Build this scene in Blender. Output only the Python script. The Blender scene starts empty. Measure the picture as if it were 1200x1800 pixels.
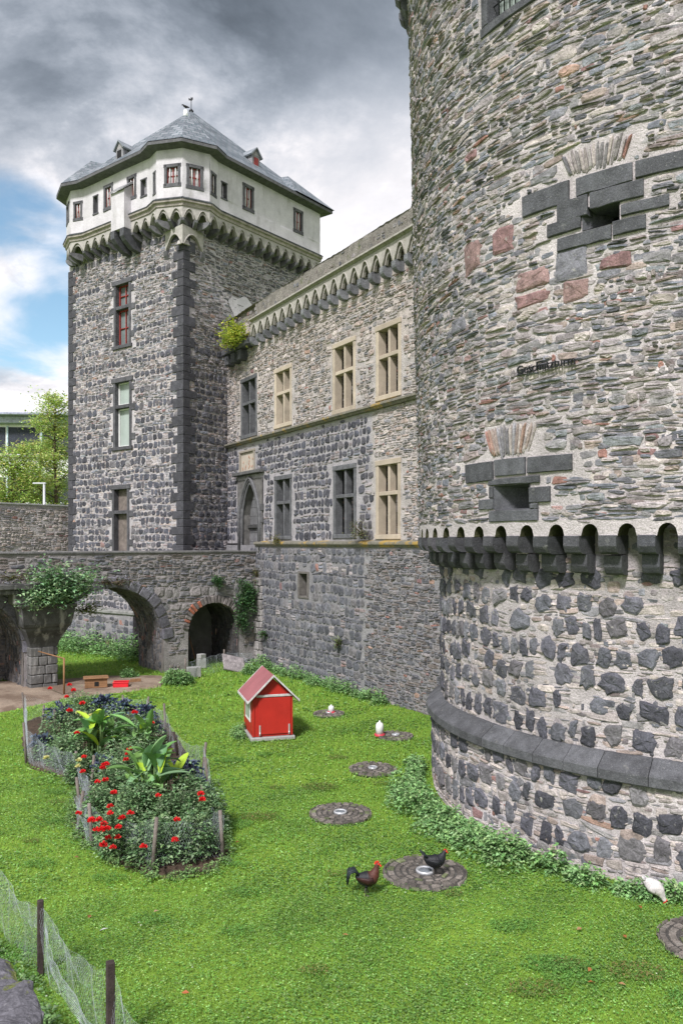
import bpy, math, random
import numpy as np
from mathutils import Vector
R_ = math.radians
rng = np.random.default_rng(7)
random.seed(7)
sc = bpy.context.scene
C = sc.collection
# ---------------------------------------------------------------- camera
H = 5.5
cam_d = bpy.data.cameras.new('camera'); cam = bpy.data.objects.new('camera', cam_d); C.objects.link(cam)
cam.location = (0, 0, H); cam.rotation_euler = (R_(90), 0, 0)
cam_d.sensor_fit = 'VERTICAL'; cam_d.sensor_height = 36; cam_d.lens = 28
cam_d.shift_y = 55 / 1800; cam_d.clip_end = 3000; cam_d.clip_start = 0.05
sc.camera = cam
# ---------------------------------------------------------------- world
SUN_EL, SUN_AZ = R_(46), R_(203)       # azimuth measured from +Y clockwise
w = bpy.data.worlds.new('World'); sc.world = w; w.use_nodes = True
nt = w.node_tree; nt.nodes.clear()
def N(nt, typ, **kw):
    n = nt.nodes.new(typ)
    for k, v in kw.items():
        if k == 'inp':
            for a, b in v.items(): n.inputs[a].default_value = b
        else: setattr(n, k, v)
    return n
def ramp(nt, src, stops, interp='EASE'):
    r = nt.nodes.new('ShaderNodeValToRGB'); r.color_ramp.interpolation = interp
    el = r.color_ramp.elements
    while len(el) < len(stops): el.new(0.5)
    for e, (p, c) in zip(el, stops):
        e.position = p; e.color = (c, c, c, 1) if isinstance(c, (int, float)) else (*c, 1)
    nt.links.new(src, r.inputs[0]); return r.outputs[0]
def mth(nt, op, a, b=None, c=None, clamp=False):
    m = nt.nodes.new('ShaderNodeMath'); m.operation = op; m.use_clamp = clamp
    for i, x in enumerate((a, b, c)):
        if x is None: continue
        if isinstance(x, (int, float)): m.inputs[i].default_value = x
        else: nt.links.new(x, m.inputs[i])
    return m.outputs[0]
def mixc(nt, f, a, b, mode='MIX'):
    m = nt.nodes.new('ShaderNodeMix'); m.data_type = 'RGBA'; m.blend_type = mode
    for s, x in ((m.inputs[0], f), (m.inputs[6], a), (m.inputs[7], b)):
        if isinstance(x, (int, float)): s.default_value = x
        elif isinstance(x, tuple): s.default_value = (*x, 1)
        else: nt.links.new(x, s)
    return m.outputs[2]
def build_world():
    L = nt.links.new
    out = N(nt, 'ShaderNodeOutputWorld'); bg = N(nt, 'ShaderNodeBackground', inp={'Strength': 0.1})
    sky = N(nt, 'ShaderNodeTexSky'); sky.sky_type = 'NISHITA'; sky.sun_disc = False
    sky.sun_elevation = SUN_EL; sky.sun_rotation = SUN_AZ; sky.air_density = 1.0; sky.dust_density = 0.6
    tc = N(nt, 'ShaderNodeTexCoord'); sp = N(nt, 'ShaderNodeSeparateXYZ'); L(tc.outputs['Generated'], sp.inputs[0])
    x, y, z = sp.outputs
    zz = mth(nt, 'ADD', mth(nt, 'MAXIMUM', z, 0.0), 0.22)
    cb = N(nt, 'ShaderNodeCombineXYZ'); L(mth(nt, 'DIVIDE', x, zz), cb.inputs[0]); L(mth(nt, 'DIVIDE', y, zz), cb.inputs[1])
    n1 = N(nt, 'ShaderNodeTexNoise', inp={'Scale': 2.1, 'Detail': 10, 'Roughness': 0.52, 'Distortion': 0.35}); L(cb.outputs[0], n1.inputs[0])
    mp = N(nt, 'ShaderNodeMapping', inp={'Location': (3.1, 1.7, 4)}); L(cb.outputs[0], mp.inputs[0])
    n2 = N(nt, 'ShaderNodeTexNoise', inp={'Scale': 1.7, 'Detail': 12, 'Roughness': 0.62, 'Distortion': 0.25}); L(mp.outputs[0], n2.inputs[0])
    # patches of open blue, low on the left of the view
    def patch(az, el, r0, r1):
        d = (math.sin(R_(az)) * math.cos(R_(el)), math.cos(R_(az)) * math.cos(R_(el)), math.sin(R_(el)))
        dp = N(nt, 'ShaderNodeVectorMath', operation='DOT_PRODUCT', inp={1: d}); L(tc.outputs['Generated'], dp.inputs[0])
        mr = N(nt, 'ShaderNodeMapRange', interpolation_type='SMOOTHSTEP', inp={1: math.cos(R_(r1)), 2: math.cos(R_(r0))}); L(dp.outputs['Value'], mr.inputs[0])
        return mr.outputs[0]
    blue = mth(nt, 'MAXIMUM', patch(-24, 17.5, 4, 11), mth(nt, 'MULTIPLY', patch(-26, 27, 2, 9), 0.62))
    cover = mth(nt, 'SUBTRACT', mth(nt, 'ADD', n1.outputs[0], 0.42), mth(nt, 'MULTIPLY', blue, 0.53))
    cmask = ramp(nt, cover, [(0.36, 0.0), (0.56, 1.0)])
    # brightness of the cloud deck: dark and heavy overhead, light near the horizon
    el = mth(nt, 'ARCSINE', z)
    base = ramp(nt, mth(nt, 'DIVIDE', el, math.pi / 2), [(0.0, 4.6), (0.12, 4.6), (0.21, 4.6), (0.28, 3.3), (0.36, 2.15), (0.7, 2.3)], 'LINEAR')
    var = ramp(nt, n2.outputs[0], [(0.32, 0.55), (0.42, 0.75), (0.5, 1.05), (0.57, 1.5), (0.66, 2.3)], 'LINEAR')
    br = mth(nt, 'MULTIPLY', base, var)
    br = mth(nt, 'ADD', br, mth(nt, 'MULTIPLY', patch(5, 18, 3, 15), 2.2))
    br = mth(nt, 'SUBTRACT', br, mth(nt, 'MULTIPLY', patch(-14, 31, 3, 12), 0.7))
    br = mth(nt, 'MULTIPLY', br, ramp(nt, mth(nt, 'ADD', mth(nt, 'MULTIPLY', y, 0.5), 0.5), [(0.35, 1.5), (0.7, 1.0)], 'LINEAR'))
    br = mth(nt, 'MINIMUM', br, 5.4)
    cc = N(nt, 'ShaderNodeCombineXYZ')
    dk = ramp(nt, mth(nt, 'DIVIDE', br, 6.0), [(0.15, 1.0), (0.75, 0.0)], 'LINEAR')
    L(mth(nt, 'MULTIPLY', br, mth(nt, 'SUBTRACT', 0.985, mth(nt, 'MULTIPLY', dk, 0.17))), cc.inputs[0]); L(mth(nt, 'MULTIPLY', br, 0.97), cc.inputs[1]); L(mth(nt, 'MULTIPLY', br, mth(nt, 'ADD', 1.01, mth(nt, 'MULTIPLY', dk, 0.18))), cc.inputs[2])
    skyc = mixc(nt, 1.0, sky.outputs[0], (0.85, 0.93, 0.86), 'MULTIPLY')
    col = mixc(nt, cmask, skyc, cc.outputs[0])
    L(col, bg.inputs[0]); L(bg.outputs[0], out.inputs[0])
build_world()
sd = bpy.data.lights.new('sun', 'SUN'); sd.energy = 2.5; sd.angle = R_(9); sd.color = (1.0, 0.965, 0.975)
sun = bpy.data.objects.new('sun', sd); C.objects.link(sun)
sdir = Vector((math.sin(SUN_AZ) * math.cos(SUN_EL), math.cos(SUN_AZ) * math.cos(SUN_EL), math.sin(SUN_EL)))
sun.rotation_euler = sdir.to_track_quat('Z', 'Y').to_euler(); sun.location = sdir * 60
vs = sc.view_settings; vs.view_transform = 'Standard'; vs.look = 'None'; vs.exposure = 1.08; vs.gamma = 1
sc.cycles.max_bounces = 5; sc.cycles.diffuse_bounces = 3; sc.cycles.transparent_max_bounces = 8
# ---------------------------------------------------------------- helpers
def px2(px, d, py=None):
    X = (px - 600) / 1400 * d
    return (X, d) if py is None else (X, d, H - (py - 955) / 1400 * d)
def gnd(px, py, z=0.0):
    d = (H - z) * 1400 / (py - 955); return np.array([(px - 600) / 1400 * d, d, z])
class MB:
    def __init__(s): s.v = []; s.f = []; s.c = []; s.n = 0; s.sm = []
    def add(s, v, faces, col=(1, 1, 1), mat=0, smooth=False):
        v = np.asarray(v, float).reshape(-1, 3)
        if not isinstance(faces, list): faces = [faces]
        for f in faces:
            f = np.asarray(f, int)
            if f.ndim == 1: f = f[None]
            s.f.append((f + s.n, mat, smooth))
        col = np.asarray(col, float)
        if col.ndim == 1: col = np.tile(col, (len(v), 1))
        s.v.append(v); s.c.append(col); s.n += len(v)
    def add_polys(s, v, polys, col=(1, 1, 1), mat=0, smooth=False):
        s.add(v, [np.array([p]) for p in polys], col, mat, smooth)
    def mesh(s, name, mats, off=(0, 0, 0)):
        me = bpy.data.meshes.new(name)
        V = np.concatenate(s.v) - np.asarray(off, float); Cc = np.concatenate(s.c)
        me.vertices.add(len(V)); me.vertices.foreach_set('co', V.astype(np.float32).ravel())
        li = []; ls = []; mi = []; sm = []; st = 0
        for f, m, smo in s.f:
            k = f.shape[1]; li.append(f.ravel()); ls.append(st + np.arange(len(f)) * k); st += f.size
            mi.append(np.full(len(f), m)); sm.append(np.full(len(f), smo))
        li = np.concatenate(li); ls = np.concatenate(ls)
        me.loops.add(len(li)); me.loops.foreach_set('vertex_index', li.astype(np.int32))
        me.polygons.add(len(ls)); me.polygons.foreach_set('loop_start', ls.astype(np.int32))
        me.polygons.foreach_set('material_index', np.concatenate(mi).astype(np.int32))
        me.polygons.foreach_set('use_smooth', np.concatenate(sm).astype(bool))
        a = me.attributes.new('col', 'FLOAT_COLOR', 'POINT')
        a.data.foreach_set('color', np.c_[Cc, np.ones(len(Cc))].astype(np.float32).ravel())
        for m in mats: me.materials.append(m)
        me.update(calc_edges=True); return me
WL = {}
def tag(o, label=None, cat=None, group=None, kind=None):
    for k, v in (('label', label), ('category', cat), ('group', group), ('kind', kind)):
        if v: o[k] = v
    return o
def thing(name, loc, label, cat, group=None, rz=0.0):
    o = bpy.data.objects.new(name, None); C.objects.link(o); o.location = tuple(loc); o.rotation_euler = (0, 0, rz)
    o.empty_display_size = 0.3; WL[o.name] = np.array(loc, float); return tag(o, label, cat, group)
def part(name, mb, mats, parent, local=False):
    """mb holds world coordinates unless local; a part keeps its origin at its thing's origin"""
    off = (0, 0, 0) if local else WL[parent.name]
    if not isinstance(mats, (list, tuple)): mats = [mats]
    me = mb.mesh(name, mats, off); o = bpy.data.objects.new(name, me); C.objects.link(o); o.parent = parent
    WL[o.name] = WL[parent.name]; return o
def single(name, mb, mats, loc, label=None, cat=None, group=None, kind=None, local=False):
    if not isinstance(mats, (list, tuple)): mats = [mats]
    me = mb.mesh(name, mats, (0, 0, 0) if local else loc)
    o = bpy.data.objects.new(name, me); C.objects.link(o); o.location = tuple(loc); WL[o.name] = np.array(loc, float)
    return tag(o, label, cat, group, kind)
def dup(root, loc=None, rz=None, scale=None, label=None):
    def cp(o, par):
        c = o.copy(); C.objects.link(c); c.parent = par
        for ch in o.children: cp(ch, c)
        return c
    r = cp(root, None)
    if loc is not None: r.location = tuple(loc); WL[r.name] = np.array(loc, float)
    if rz is not None: r.rotation_euler = (0, 0, rz)
    if scale is not None: r.scale = (scale,) * 3
    if label: r['label'] = label
    return r
# ---------------------------------------------------------------- materials
def mat(name, col=(1, 1, 1), rough=0.85, speck=0.0, attr=True, n_amt=0.35, n_scale=6.0, fine=0.3, f_scale=60.0, bump=0.4, b_scale=40.0, b_dist=0.02,
        stain=None, st_scale=1.5, st_thr=(0.55, 0.68), metal=0.0, spec=0.3, trans=0.0, streak=False, hue=0.0):
    m = bpy.data.materials.new(name); m.use_nodes = True; t = m.node_tree; t.nodes.clear(); L = t.links.new
    out = N(t, 'ShaderNodeOutputMaterial'); p = N(t, 'ShaderNodeBsdfPrincipled')
    p.inputs['Roughness'].default_value = rough; p.inputs['Metallic'].default_value = metal
    p.inputs['Specular IOR Level'].default_value = spec
    tc = N(t, 'ShaderNodeTexCoord').outputs['Object']
    n1 = N(t, 'ShaderNodeTexNoise', inp={'Scale': n_scale, 'Detail': 5, 'Roughness': 0.6}); L(tc, n1.inputs[0])
    n2 = N(t, 'ShaderNodeTexNoise', inp={'Scale': f_scale, 'Detail': 3, 'Roughness': 0.7}); L(tc, n2.inputs[0])
    f1 = ramp(t, n1.outputs[0], [(0.3, 1 - n_amt), (0.7, 1 + n_amt)], 'LINEAR')
    f2 = ramp(t, n2.outputs[0], [(0.3, 1 - fine), (0.7, 1 + fine)], 'LINEAR')
    c = (col[0], col[1], col[2])
    if attr:
        at = N(t, 'ShaderNodeAttribute', attribute_name='col'); c = mixc(t, 1.0, at.outputs[0], c, 'MULTIPLY')
    c = mixc(t, 1.0, c, f1, 'MULTIPLY'); c = mixc(t, 1.0, c, f2, 'MULTIPLY')
    if stain:
        mpv = N(t, 'ShaderNodeMapping', inp={'Scale': (1, 1, 0.25) if streak else (1, 1, 1)}); L(tc, mpv.inputs[0])
        n3 = N(t, 'ShaderNodeTexNoise', inp={'Scale': st_scale, 'Detail': 7, 'Roughness': 0.65}); L(mpv.outputs[0], n3.inputs[0])
        c = mixc(t, ramp(t, n3.outputs[0], [(st_thr[0], 0.0), (st_thr[1], 0.85)]), c, stain)
    if speck:     # pale lichen flecks and dark pits
        vo = N(t, 'ShaderNodeTexNoise', inp={'Scale': 34, 'Detail': 4, 'Roughness': 0.8}); L(tc, vo.inputs[0])
        c = mixc(t, ramp(t, vo.outputs[0], [(0.60, 0.0), (0.68, speck)], 'LINEAR'), c, (0.40, 0.39, 0.37)); c = mixc(t, ramp(t, vo.outputs[0], [(0.30, speck), (0.38, 0.0)], 'LINEAR'), c, (0.03, 0.03, 0.03))
    L(c, p.inputs['Base Color'])
    if bump:
        nb = N(t, 'ShaderNodeTexNoise', inp={'Scale': b_scale, 'Detail': 6, 'Roughness': 0.65}); L(tc, nb.inputs[0])
        b = N(t, 'ShaderNodeBump', inp={'Strength': bump, 'Distance': b_dist}); L(nb.outputs[0], b.inputs['Height']); L(b.outputs[0], p.inputs['Normal'])
    if trans:
        tr = N(t, 'ShaderNodeBsdfTranslucent'); L(c, tr.inputs[0]); mx = N(t, 'ShaderNodeMixShader', inp={0: trans})
        L(p.outputs[0], mx.inputs[1]); L(tr.outputs[0], mx.inputs[2]); L(mx.outputs[0], out.inputs[0])
    else: L(p.outputs[0], out.inputs[0])
    return m
M = {}
M['stone'] = mat('rubble_stone', (1.02, .995, 1.06), speck=.35, n_amt=0.4, n_scale=7, fine=0.35, f_scale=45, bump=0.7, b_scale=22, b_dist=0.03, stain=(0.33, 0.32, 0.29), st_scale=9, st_thr=(0.60, 0.72))
M['basalt'] = mat('basalt', n_amt=0.35, n_scale=4, fine=0.35, f_scale=70, bump=0.7, b_scale=30, b_dist=0.02, stain=(0.24, 0.24, 0.23), st_scale=14, st_thr=(0.62, 0.74))
M['mortar'] = mat('lime_mortar', (1.03, 1.03, 1.12), speck=.25, n_amt=0.22, n_scale=2.5, fine=0.3, f_scale=50, bump=1.0, b_scale=24, b_dist=0.04, stain=(0.16, 0.155, 0.14), st_scale=3.2, st_thr=(0.60, 0.78))
M['dressed'] = mat('dressed_basalt', speck=.45, n_amt=0.35, n_scale=4, fine=0.4, f_scale=60, bump=0.9, b_scale=28, b_dist=0.02, stain=(0.19, 0.19, 0.18), st_scale=5, st_thr=(0.60, 0.75))
M['sandstone'] = mat('sandstone', n_amt=0.15, n_scale=2.5, fine=0.15, f_scale=60, bump=0.3, b_scale=50, b_dist=0.01, stain=(0.2, 0.185, 0.15), st_scale=2.2, st_thr=(0.58, 0.75))
M['lichen'] = mat('lichen_ledge', (0.17, 0.16, 0.13), attr=False, n_amt=0.3, bump=0.6, b_scale=30, stain=(0.38, 0.25, 0.06), st_scale=1.3, st_thr=(0.52, 0.62))
M['parapet'] = mat('weathered_parapet', (0.20, 0.185, 0.165), attr=False, n_amt=0.35, n_scale=3, fine=0.4, f_scale=30, bump=1.0, b_scale=14, b_dist=0.05, stain=(0.09, 0.11, 0.035), st_scale=1.4, st_thr=(0.56, 0.72))
M['render'] = mat('lime_render', (0.52, 0.50, 0.52), attr=False, n_amt=0.13, n_scale=1.3, fine=0.1, f_scale=18, bump=0.5, b_scale=9, b_dist=0.03, stain=(0.27, 0.26, 0.25), st_scale=1.7, st_thr=(0.50, 0.80), streak=True)
M['dark_iron'] = mat('dark_iron', (0.03, 0.032, 0.035), attr=False, rough=0.5, metal=0.6, bump=0.1)
M['black'] = mat('dark_void', (0.012, 0.012, 0.012), attr=False, bump=0)
M['redwood'] = mat('red_painted_wood', (0.22, 0.03, 0.025), attr=False, rough=0.6, n_amt=0.2, bump=0.15)
M['glass'] = mat('window_glass', (0.16, 0.19, 0.19), attr=False, rough=0.12, spec=0.7, n_amt=0.2, n_scale=2, fine=0.02, bump=0.05)
M['glass2'] = mat('pale_pane', (0.32, 0.37, 0.34), attr=False, rough=0.3, spec=0.5, n_amt=0.08, n_scale=2, fine=0.02, bump=0)
M['curtain'] = mat('curtained_pane', (0.42, 0.40, 0.41), attr=False, rough=0.25, spec=0.6, n_amt=0.25, n_scale=5, fine=0.1, bump=0)
M['capital'] = mat('streaked_capital', (0.9, 0.9, 0.9), n_amt=.3, n_scale=3, fine=.3, bump=.7, b_scale=20, stain=(.30, .29, .28), st_scale=3.0, st_thr=(.52, .66), streak=True)
M['trim'] = mat('greyed_white_trim', (0.50, 0.49, 0.48), attr=False, rough=0.7, n_amt=0.3, n_scale=6, fine=0.2, bump=0.2)
M['white'] = mat('white_paint', (0.72, 0.72, 0.70), attr=False, rough=0.5, n_amt=0.08, fine=0.04, bump=0.08)
M['red'] = mat('red_coop_paint', (0.40, 0.022, 0.015), attr=False, rough=0.55, n_amt=0.10, n_scale=2.2, fine=0.07, f_scale=30, bump=0.12, b_scale=12, stain=(0.42, 0.03, 0.02), st_scale=2.2, st_thr=(0.55, 0.8), streak=True)
M['felt'] = mat('red_roof_felt', (0.27, 0.10, 0.108), attr=False, rough=0.95, n_amt=0.15, n_scale=1.5, fine=0.22, f_scale=110, bump=0.3, b_scale=120)
M['wood'] = mat('grey_weathered_wood', (0.16, 0.135, 0.12), attr=False, n_amt=0.35, n_scale=5, fine=0.3, bump=0.5, b_scale=25)
M['darkwood'] = mat('dark_post_wood', (0.045, 0.033, 0.03), attr=False, n_amt=0.4, n_scale=6, fine=0.3, bump=0.5, b_scale=25)
M['plank'] = mat('brown_plank', (0.24, 0.13, 0.065), attr=False, n_amt=0.25, n_scale=4, bump=0.3)
M['net'] = mat('galvanised_wire', (0.42, 0.46, 0.50), attr=False, rough=0.45, metal=0.2, bump=0, n_amt=0.1, fine=0.1)
M['leaf'] = mat('leaf', attr=True, rough=0.55, spec=0.35, n_amt=0.15, n_scale=3, fine=0.1, bump=0, trans=0.22)
M['grass'] = mat('grass_blade', attr=True, rough=0.6, spec=0.25, n_amt=0.12, n_scale=2, fine=0.08, bump=0, trans=0.3)
M['bark'] = mat('bark', (0.10, 0.075, 0.055), attr=False, n_amt=0.35, bump=0.8, b_scale=18)
M['petal'] = mat('petal', attr=True, rough=0.6, n_amt=0.1, fine=0.08, bump=0, trans=0.25)
M['feather'] = mat('feather', attr=True, rough=0.55, spec=0.35, n_amt=0.3, n_scale=18, fine=0.3, f_scale=90, bump=0.6, b_scale=60, b_dist=0.01)
M['skin'] = mat('comb_and_legs', attr=True, rough=0.6, bump=0.1)
M['plastic'] = mat('plastic', attr=True, rough=0.35, spec=0.5, n_amt=0.06, fine=0.05, bump=0)
M['steel'] = mat('steel', (0.62, 0.63, 0.65), attr=False, rough=0.35, metal=0.5, n_amt=0.1, bump=0.05)
M['lid'] = mat('grey_lid', (0.16, 0.18, 0.20), attr=False, rough=.4, bump=.2)
M['concrete'] = mat('concrete', (0.30, 0.30, 0.29), attr=False, n_amt=0.18, bump=0.4, b_scale=60, b_dist=0.01)
M['soil'] = mat('garden_soil', (0.075, 0.052, 0.036), attr=False, n_amt=0.4, fine=0.4, f_scale=20, bump=1.0, b_scale=16, b_dist=0.06)
M['sand'] = mat('sandy_gravel', (0.30, 0.235, 0.18), attr=False, n_amt=0.3, n_scale=1.6, fine=0.35, f_scale=25, bump=0.8, b_scale=22, stain=(0.13, 0.09, 0.065), st_scale=0.8, st_thr=(0.42, 0.6))
M['bed'] = M['soil']
def slate_mat():
    m = bpy.data.materials.new('slate_roof'); m.use_nodes = True; t = m.node_tree; L = t.links.new; p = t.nodes['Principled BSDF']
    tc = N(t, 'ShaderNodeTexCoord').outputs['UV']
    br = N(t, 'ShaderNodeTexBrick', inp={'Color1': (0.10, 0.112, 0.13, 1), 'Color2': (0.215, 0.23, 0.25, 1), 'Mortar': (0.035, 0.075, 0.08, 1), 'Scale': 1.0, 'Mortar Size': 0.018, 'Brick Width': 0.42, 'Row Height': 0.30, 'Bias': 0.0})
    L(tc, br.inputs[0])
    n = N(t, 'ShaderNodeTexNoise', inp={'Scale': 1.1, 'Detail': 6, 'Roughness': 0.65}); L(tc, n.inputs[0])
    c = mixc(t, 1.0, br.outputs[0], ramp(t, n.outputs[0], [(0.3, 0.7), (0.7, 1.3)], 'LINEAR'), 'MULTIPLY'); L(c, p.inputs['Base Color'])
    b = N(t, 'ShaderNodeBump', inp={'Strength': 0.7, 'Distance': 0.03}); L(br.outputs[1], b.inputs['Height']); b.invert = True; L(b.outputs[0], p.inputs['Normal'])
    p.inputs['Roughness'].default_value = 0.5; return m
M['slate'] = slate_mat()
def lawn_mat():
    m = bpy.data.materials.new('lawn'); m.use_nodes = True; t = m.node_tree; L = t.links.new; p = t.nodes['Principled BSDF']
    tc = N(t, 'ShaderNodeTexCoord').outputs['Object']
    a = N(t, 'ShaderNodeTexNoise', inp={'Scale': 0.5, 'Detail': 6, 'Roughness': 0.6}); L(tc, a.inputs[0])
    b2 = N(t, 'ShaderNodeTexNoise', inp={'Scale': 14, 'Detail': 6, 'Roughness': 0.75}); L(tc, b2.inputs[0])
    c = ramp(t, a.outputs[0], [(0.3, (0.12, 0.22, 0.028)), (0.5, (0.16, 0.27, 0.033)), (0.7, (0.20, 0.31, 0.038))], 'LINEAR')
    c = mixc(t, 1.0, c, ramp(t, b2.outputs[0], [(0.3, 0.55), (0.7, 1.35)], 'LINEAR'), 'MULTIPLY'); L(c, p.inputs['Base Color'])
    bb = N(t, 'ShaderNodeBump', inp={'Strength': 0.8, 'Distance': 0.04}); L(b2.outputs[0], bb.inputs['Height']); L(bb.outputs[0], p.inputs['Normal'])
    p.inputs['Roughness'].default_value = 0.8; p.inputs['Specular IOR Level'].default_value = 0.2; return m
M['lawn'] = lawn_mat()
# ---------------------------------------------------------------- masonry
PAL_SLATE = np.array([(.20, .195, .19), (.25, .235, .225), (.16, .163, .172), (.29, .27, .25), (.185, .20, .20), (.23, .195, .18), (.115, .117, .125), (.31, .285, .27), (.165, .178, .195), (.21, .208, .20), (.24, .22, .215)])
PAL_PALE = np.array([(.33, .30, .265), (.37, .335, .29), (.28, .265, .24), (.24, .235, .22), (.40, .365, .32), (.30, .25, .21), (.21, .21, .21), (.35, .32, .29)])
PAL_BAS = np.array([(.062, .064, .073), (.078, .080, .090), (.053, .055, .062), (.095, .097, .107), (.11, .107, .108), (.072, .077, .090)])
PAL_BAS2 = np.array([(.085, .09, .098), (.10, .105, .112), (.075, .078, .085), (.12, .125, .13), (.14, .138, .135)])
PAL_DKSL = np.array([(.12, .12, .118), (.10, .105, .11), (.15, .145, .135), (.085, .088, .092), (.17, .16, .15), (.13, .115, .10)])
RED = np.array([(.25, .14, .11), (.21, .13, .12), (.29, .20, .15), (.25, .17, .15)])
def lf(u, v, sc_=1.0):   # gentle waviness of the courses
    return np.sin(u * 0.9 * sc_ + 1.3) * np.cos(v * 0.5 + u * 0.23) + 0.6 * np.sin(u * 2.3 + v * 1.1) + 0.4 * np.sin(u * 5.1 - v * 2.7)
class Stones:
    def __init__(s): s.r = []
    def row(s, *a): s.r.append(a)
def lay(u0, u1, v0, v1, kind, S, excl=(), mask=None, pal=None, prot=1.0, red=0.03, g=1.0, warp=0.035, big=1.0):
    """fill a rectangle of wall with courses; every stone = (u, v, half w, half h, squareness, height, rotation, r, g, b, big?)"""
    v = v0
    R = random.random
    pal0 = pal
    k = 0
    while v < v1:
        k += 1
        if callable(kind): kd = kind(v, k)
        else: kd = kind
        if kd == 'slate': h = random.uniform(.06, .19) * big
        elif kd == 'fine': h = random.uniform(.04, .10) * big
        elif kd == 'basalt': h = random.uniform(.25, .42) * big
        elif kd == 'block': h = random.uniform(.22, .40) * big
        else: h = random.uniform(.1, .2)
        u = u0 - R() * .2
        while u < u1:
            cells = []
            if kd == 'basalt':
                w = random.choice((random.uniform(.19, .30), random.uniform(.28, .42), random.uniform(.34, .50))) * big; n = random.uniform(2.2, 3.2); gap = random.uniform(.02, .055) * g
                if R() < .06: cells += [(w, h / 2, 0, 'b'), (w, h / 2, h / 2, 'b')]
                elif R() < .10: cells += [(w, h / 3, 0, 'f'), (w, h / 3, h / 3, 'f'), (w, h / 3, 2 * h / 3, 'f')]
                else: cells.append((w, h, 0, 'b'))
            elif kd == 'block':
                w = random.uniform(.25, .55) * big
                if R() < .3: cells += [(w, h / 2, 0, 's'), (w, h / 2, h / 2, 's')]
                else: cells.append((w, h, 0, 's'))
            else:
                w = (random.uniform(.09, .34) if R() < .8 else random.uniform(.34, .58)) * big * (0.75 if kd == 'fine' else 1)
                q = R()
                if h > .10 * big and q < .45: cells += [(w, h / 2, 0, 'f'), (w, h / 2, h / 2, 'f')]
                elif h > .12 * big and q < .58: cells += [(w, h / 3, 0, 'f'), (w, h / 3, h / 3, 'f'), (w, h / 3, 2 * h / 3, 'f')]
                else: cells.append((w, h, 0, 's'))
            for (cw, ch, dv, ty) in cells:
                cu = u + cw / 2; cv = v + dv + ch / 2 + warp * (lf(u + .0, v) + .5 * (R() - .5))
                if ty == 'b': hw = cw / 2 - random.uniform(.006, .026) * g; hh = (ch / 2 - random.uniform(.004, .028) * g) * random.uniform(.84, 1.04); n = random.uniform(1.9, 4.6); pr = random.uniform(.018, .042); rot = random.gauss(0, .16)
                else:
                    gg = .008 if ty == 'f' else .011
                    hw = cw / 2 - gg * random.uniform(.7, 2.0) * g; hh = ch / 2 - gg * random.uniform(.6, 1.6) * g; n = random.uniform(1.9, 5.5); pr = random.uniform(.012, .046); rot = random.gauss(0, .07)
                if hw < .012 or hh < .006: continue
                if cu < u0 + hw * .5 or cu > u1 - hw * .5 or cv > v1 - hh * .6 or cv < v0: continue
                if R() < .04 * g and ty != 'b': continue
                if mask is not None and not mask(cu, cv): continue
                bad = False
                for (a, b, c_, d) in excl:
                    if cu + hw > a and cu - hw < b and cv + hh > c_ and cv - hh < d: bad = True; break
                if bad:
                    # try trimming the stone to a short filler
                    continue
                P = pal0 if pal0 is not None else (PAL_BAS if kd == 'basalt' else PAL_SLATE)
                if kd == 'basalt' and ty == 'f': P = PAL_SLATE
                col = P[random.randrange(len(P))] * random.uniform(.75, 1.25)
                if R() < (red if P is not PAL_BAS and P is not PAL_BAS2 and kd != 'basalt' else .004): col = RED[random.randrange(len(RED))] * random.uniform(.8, 1.2)
                S.append((cu, cv, hw, hh, n, pr * prot, rot, *col))
            u += max(c[0] for c in cells)
        v += h
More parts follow.
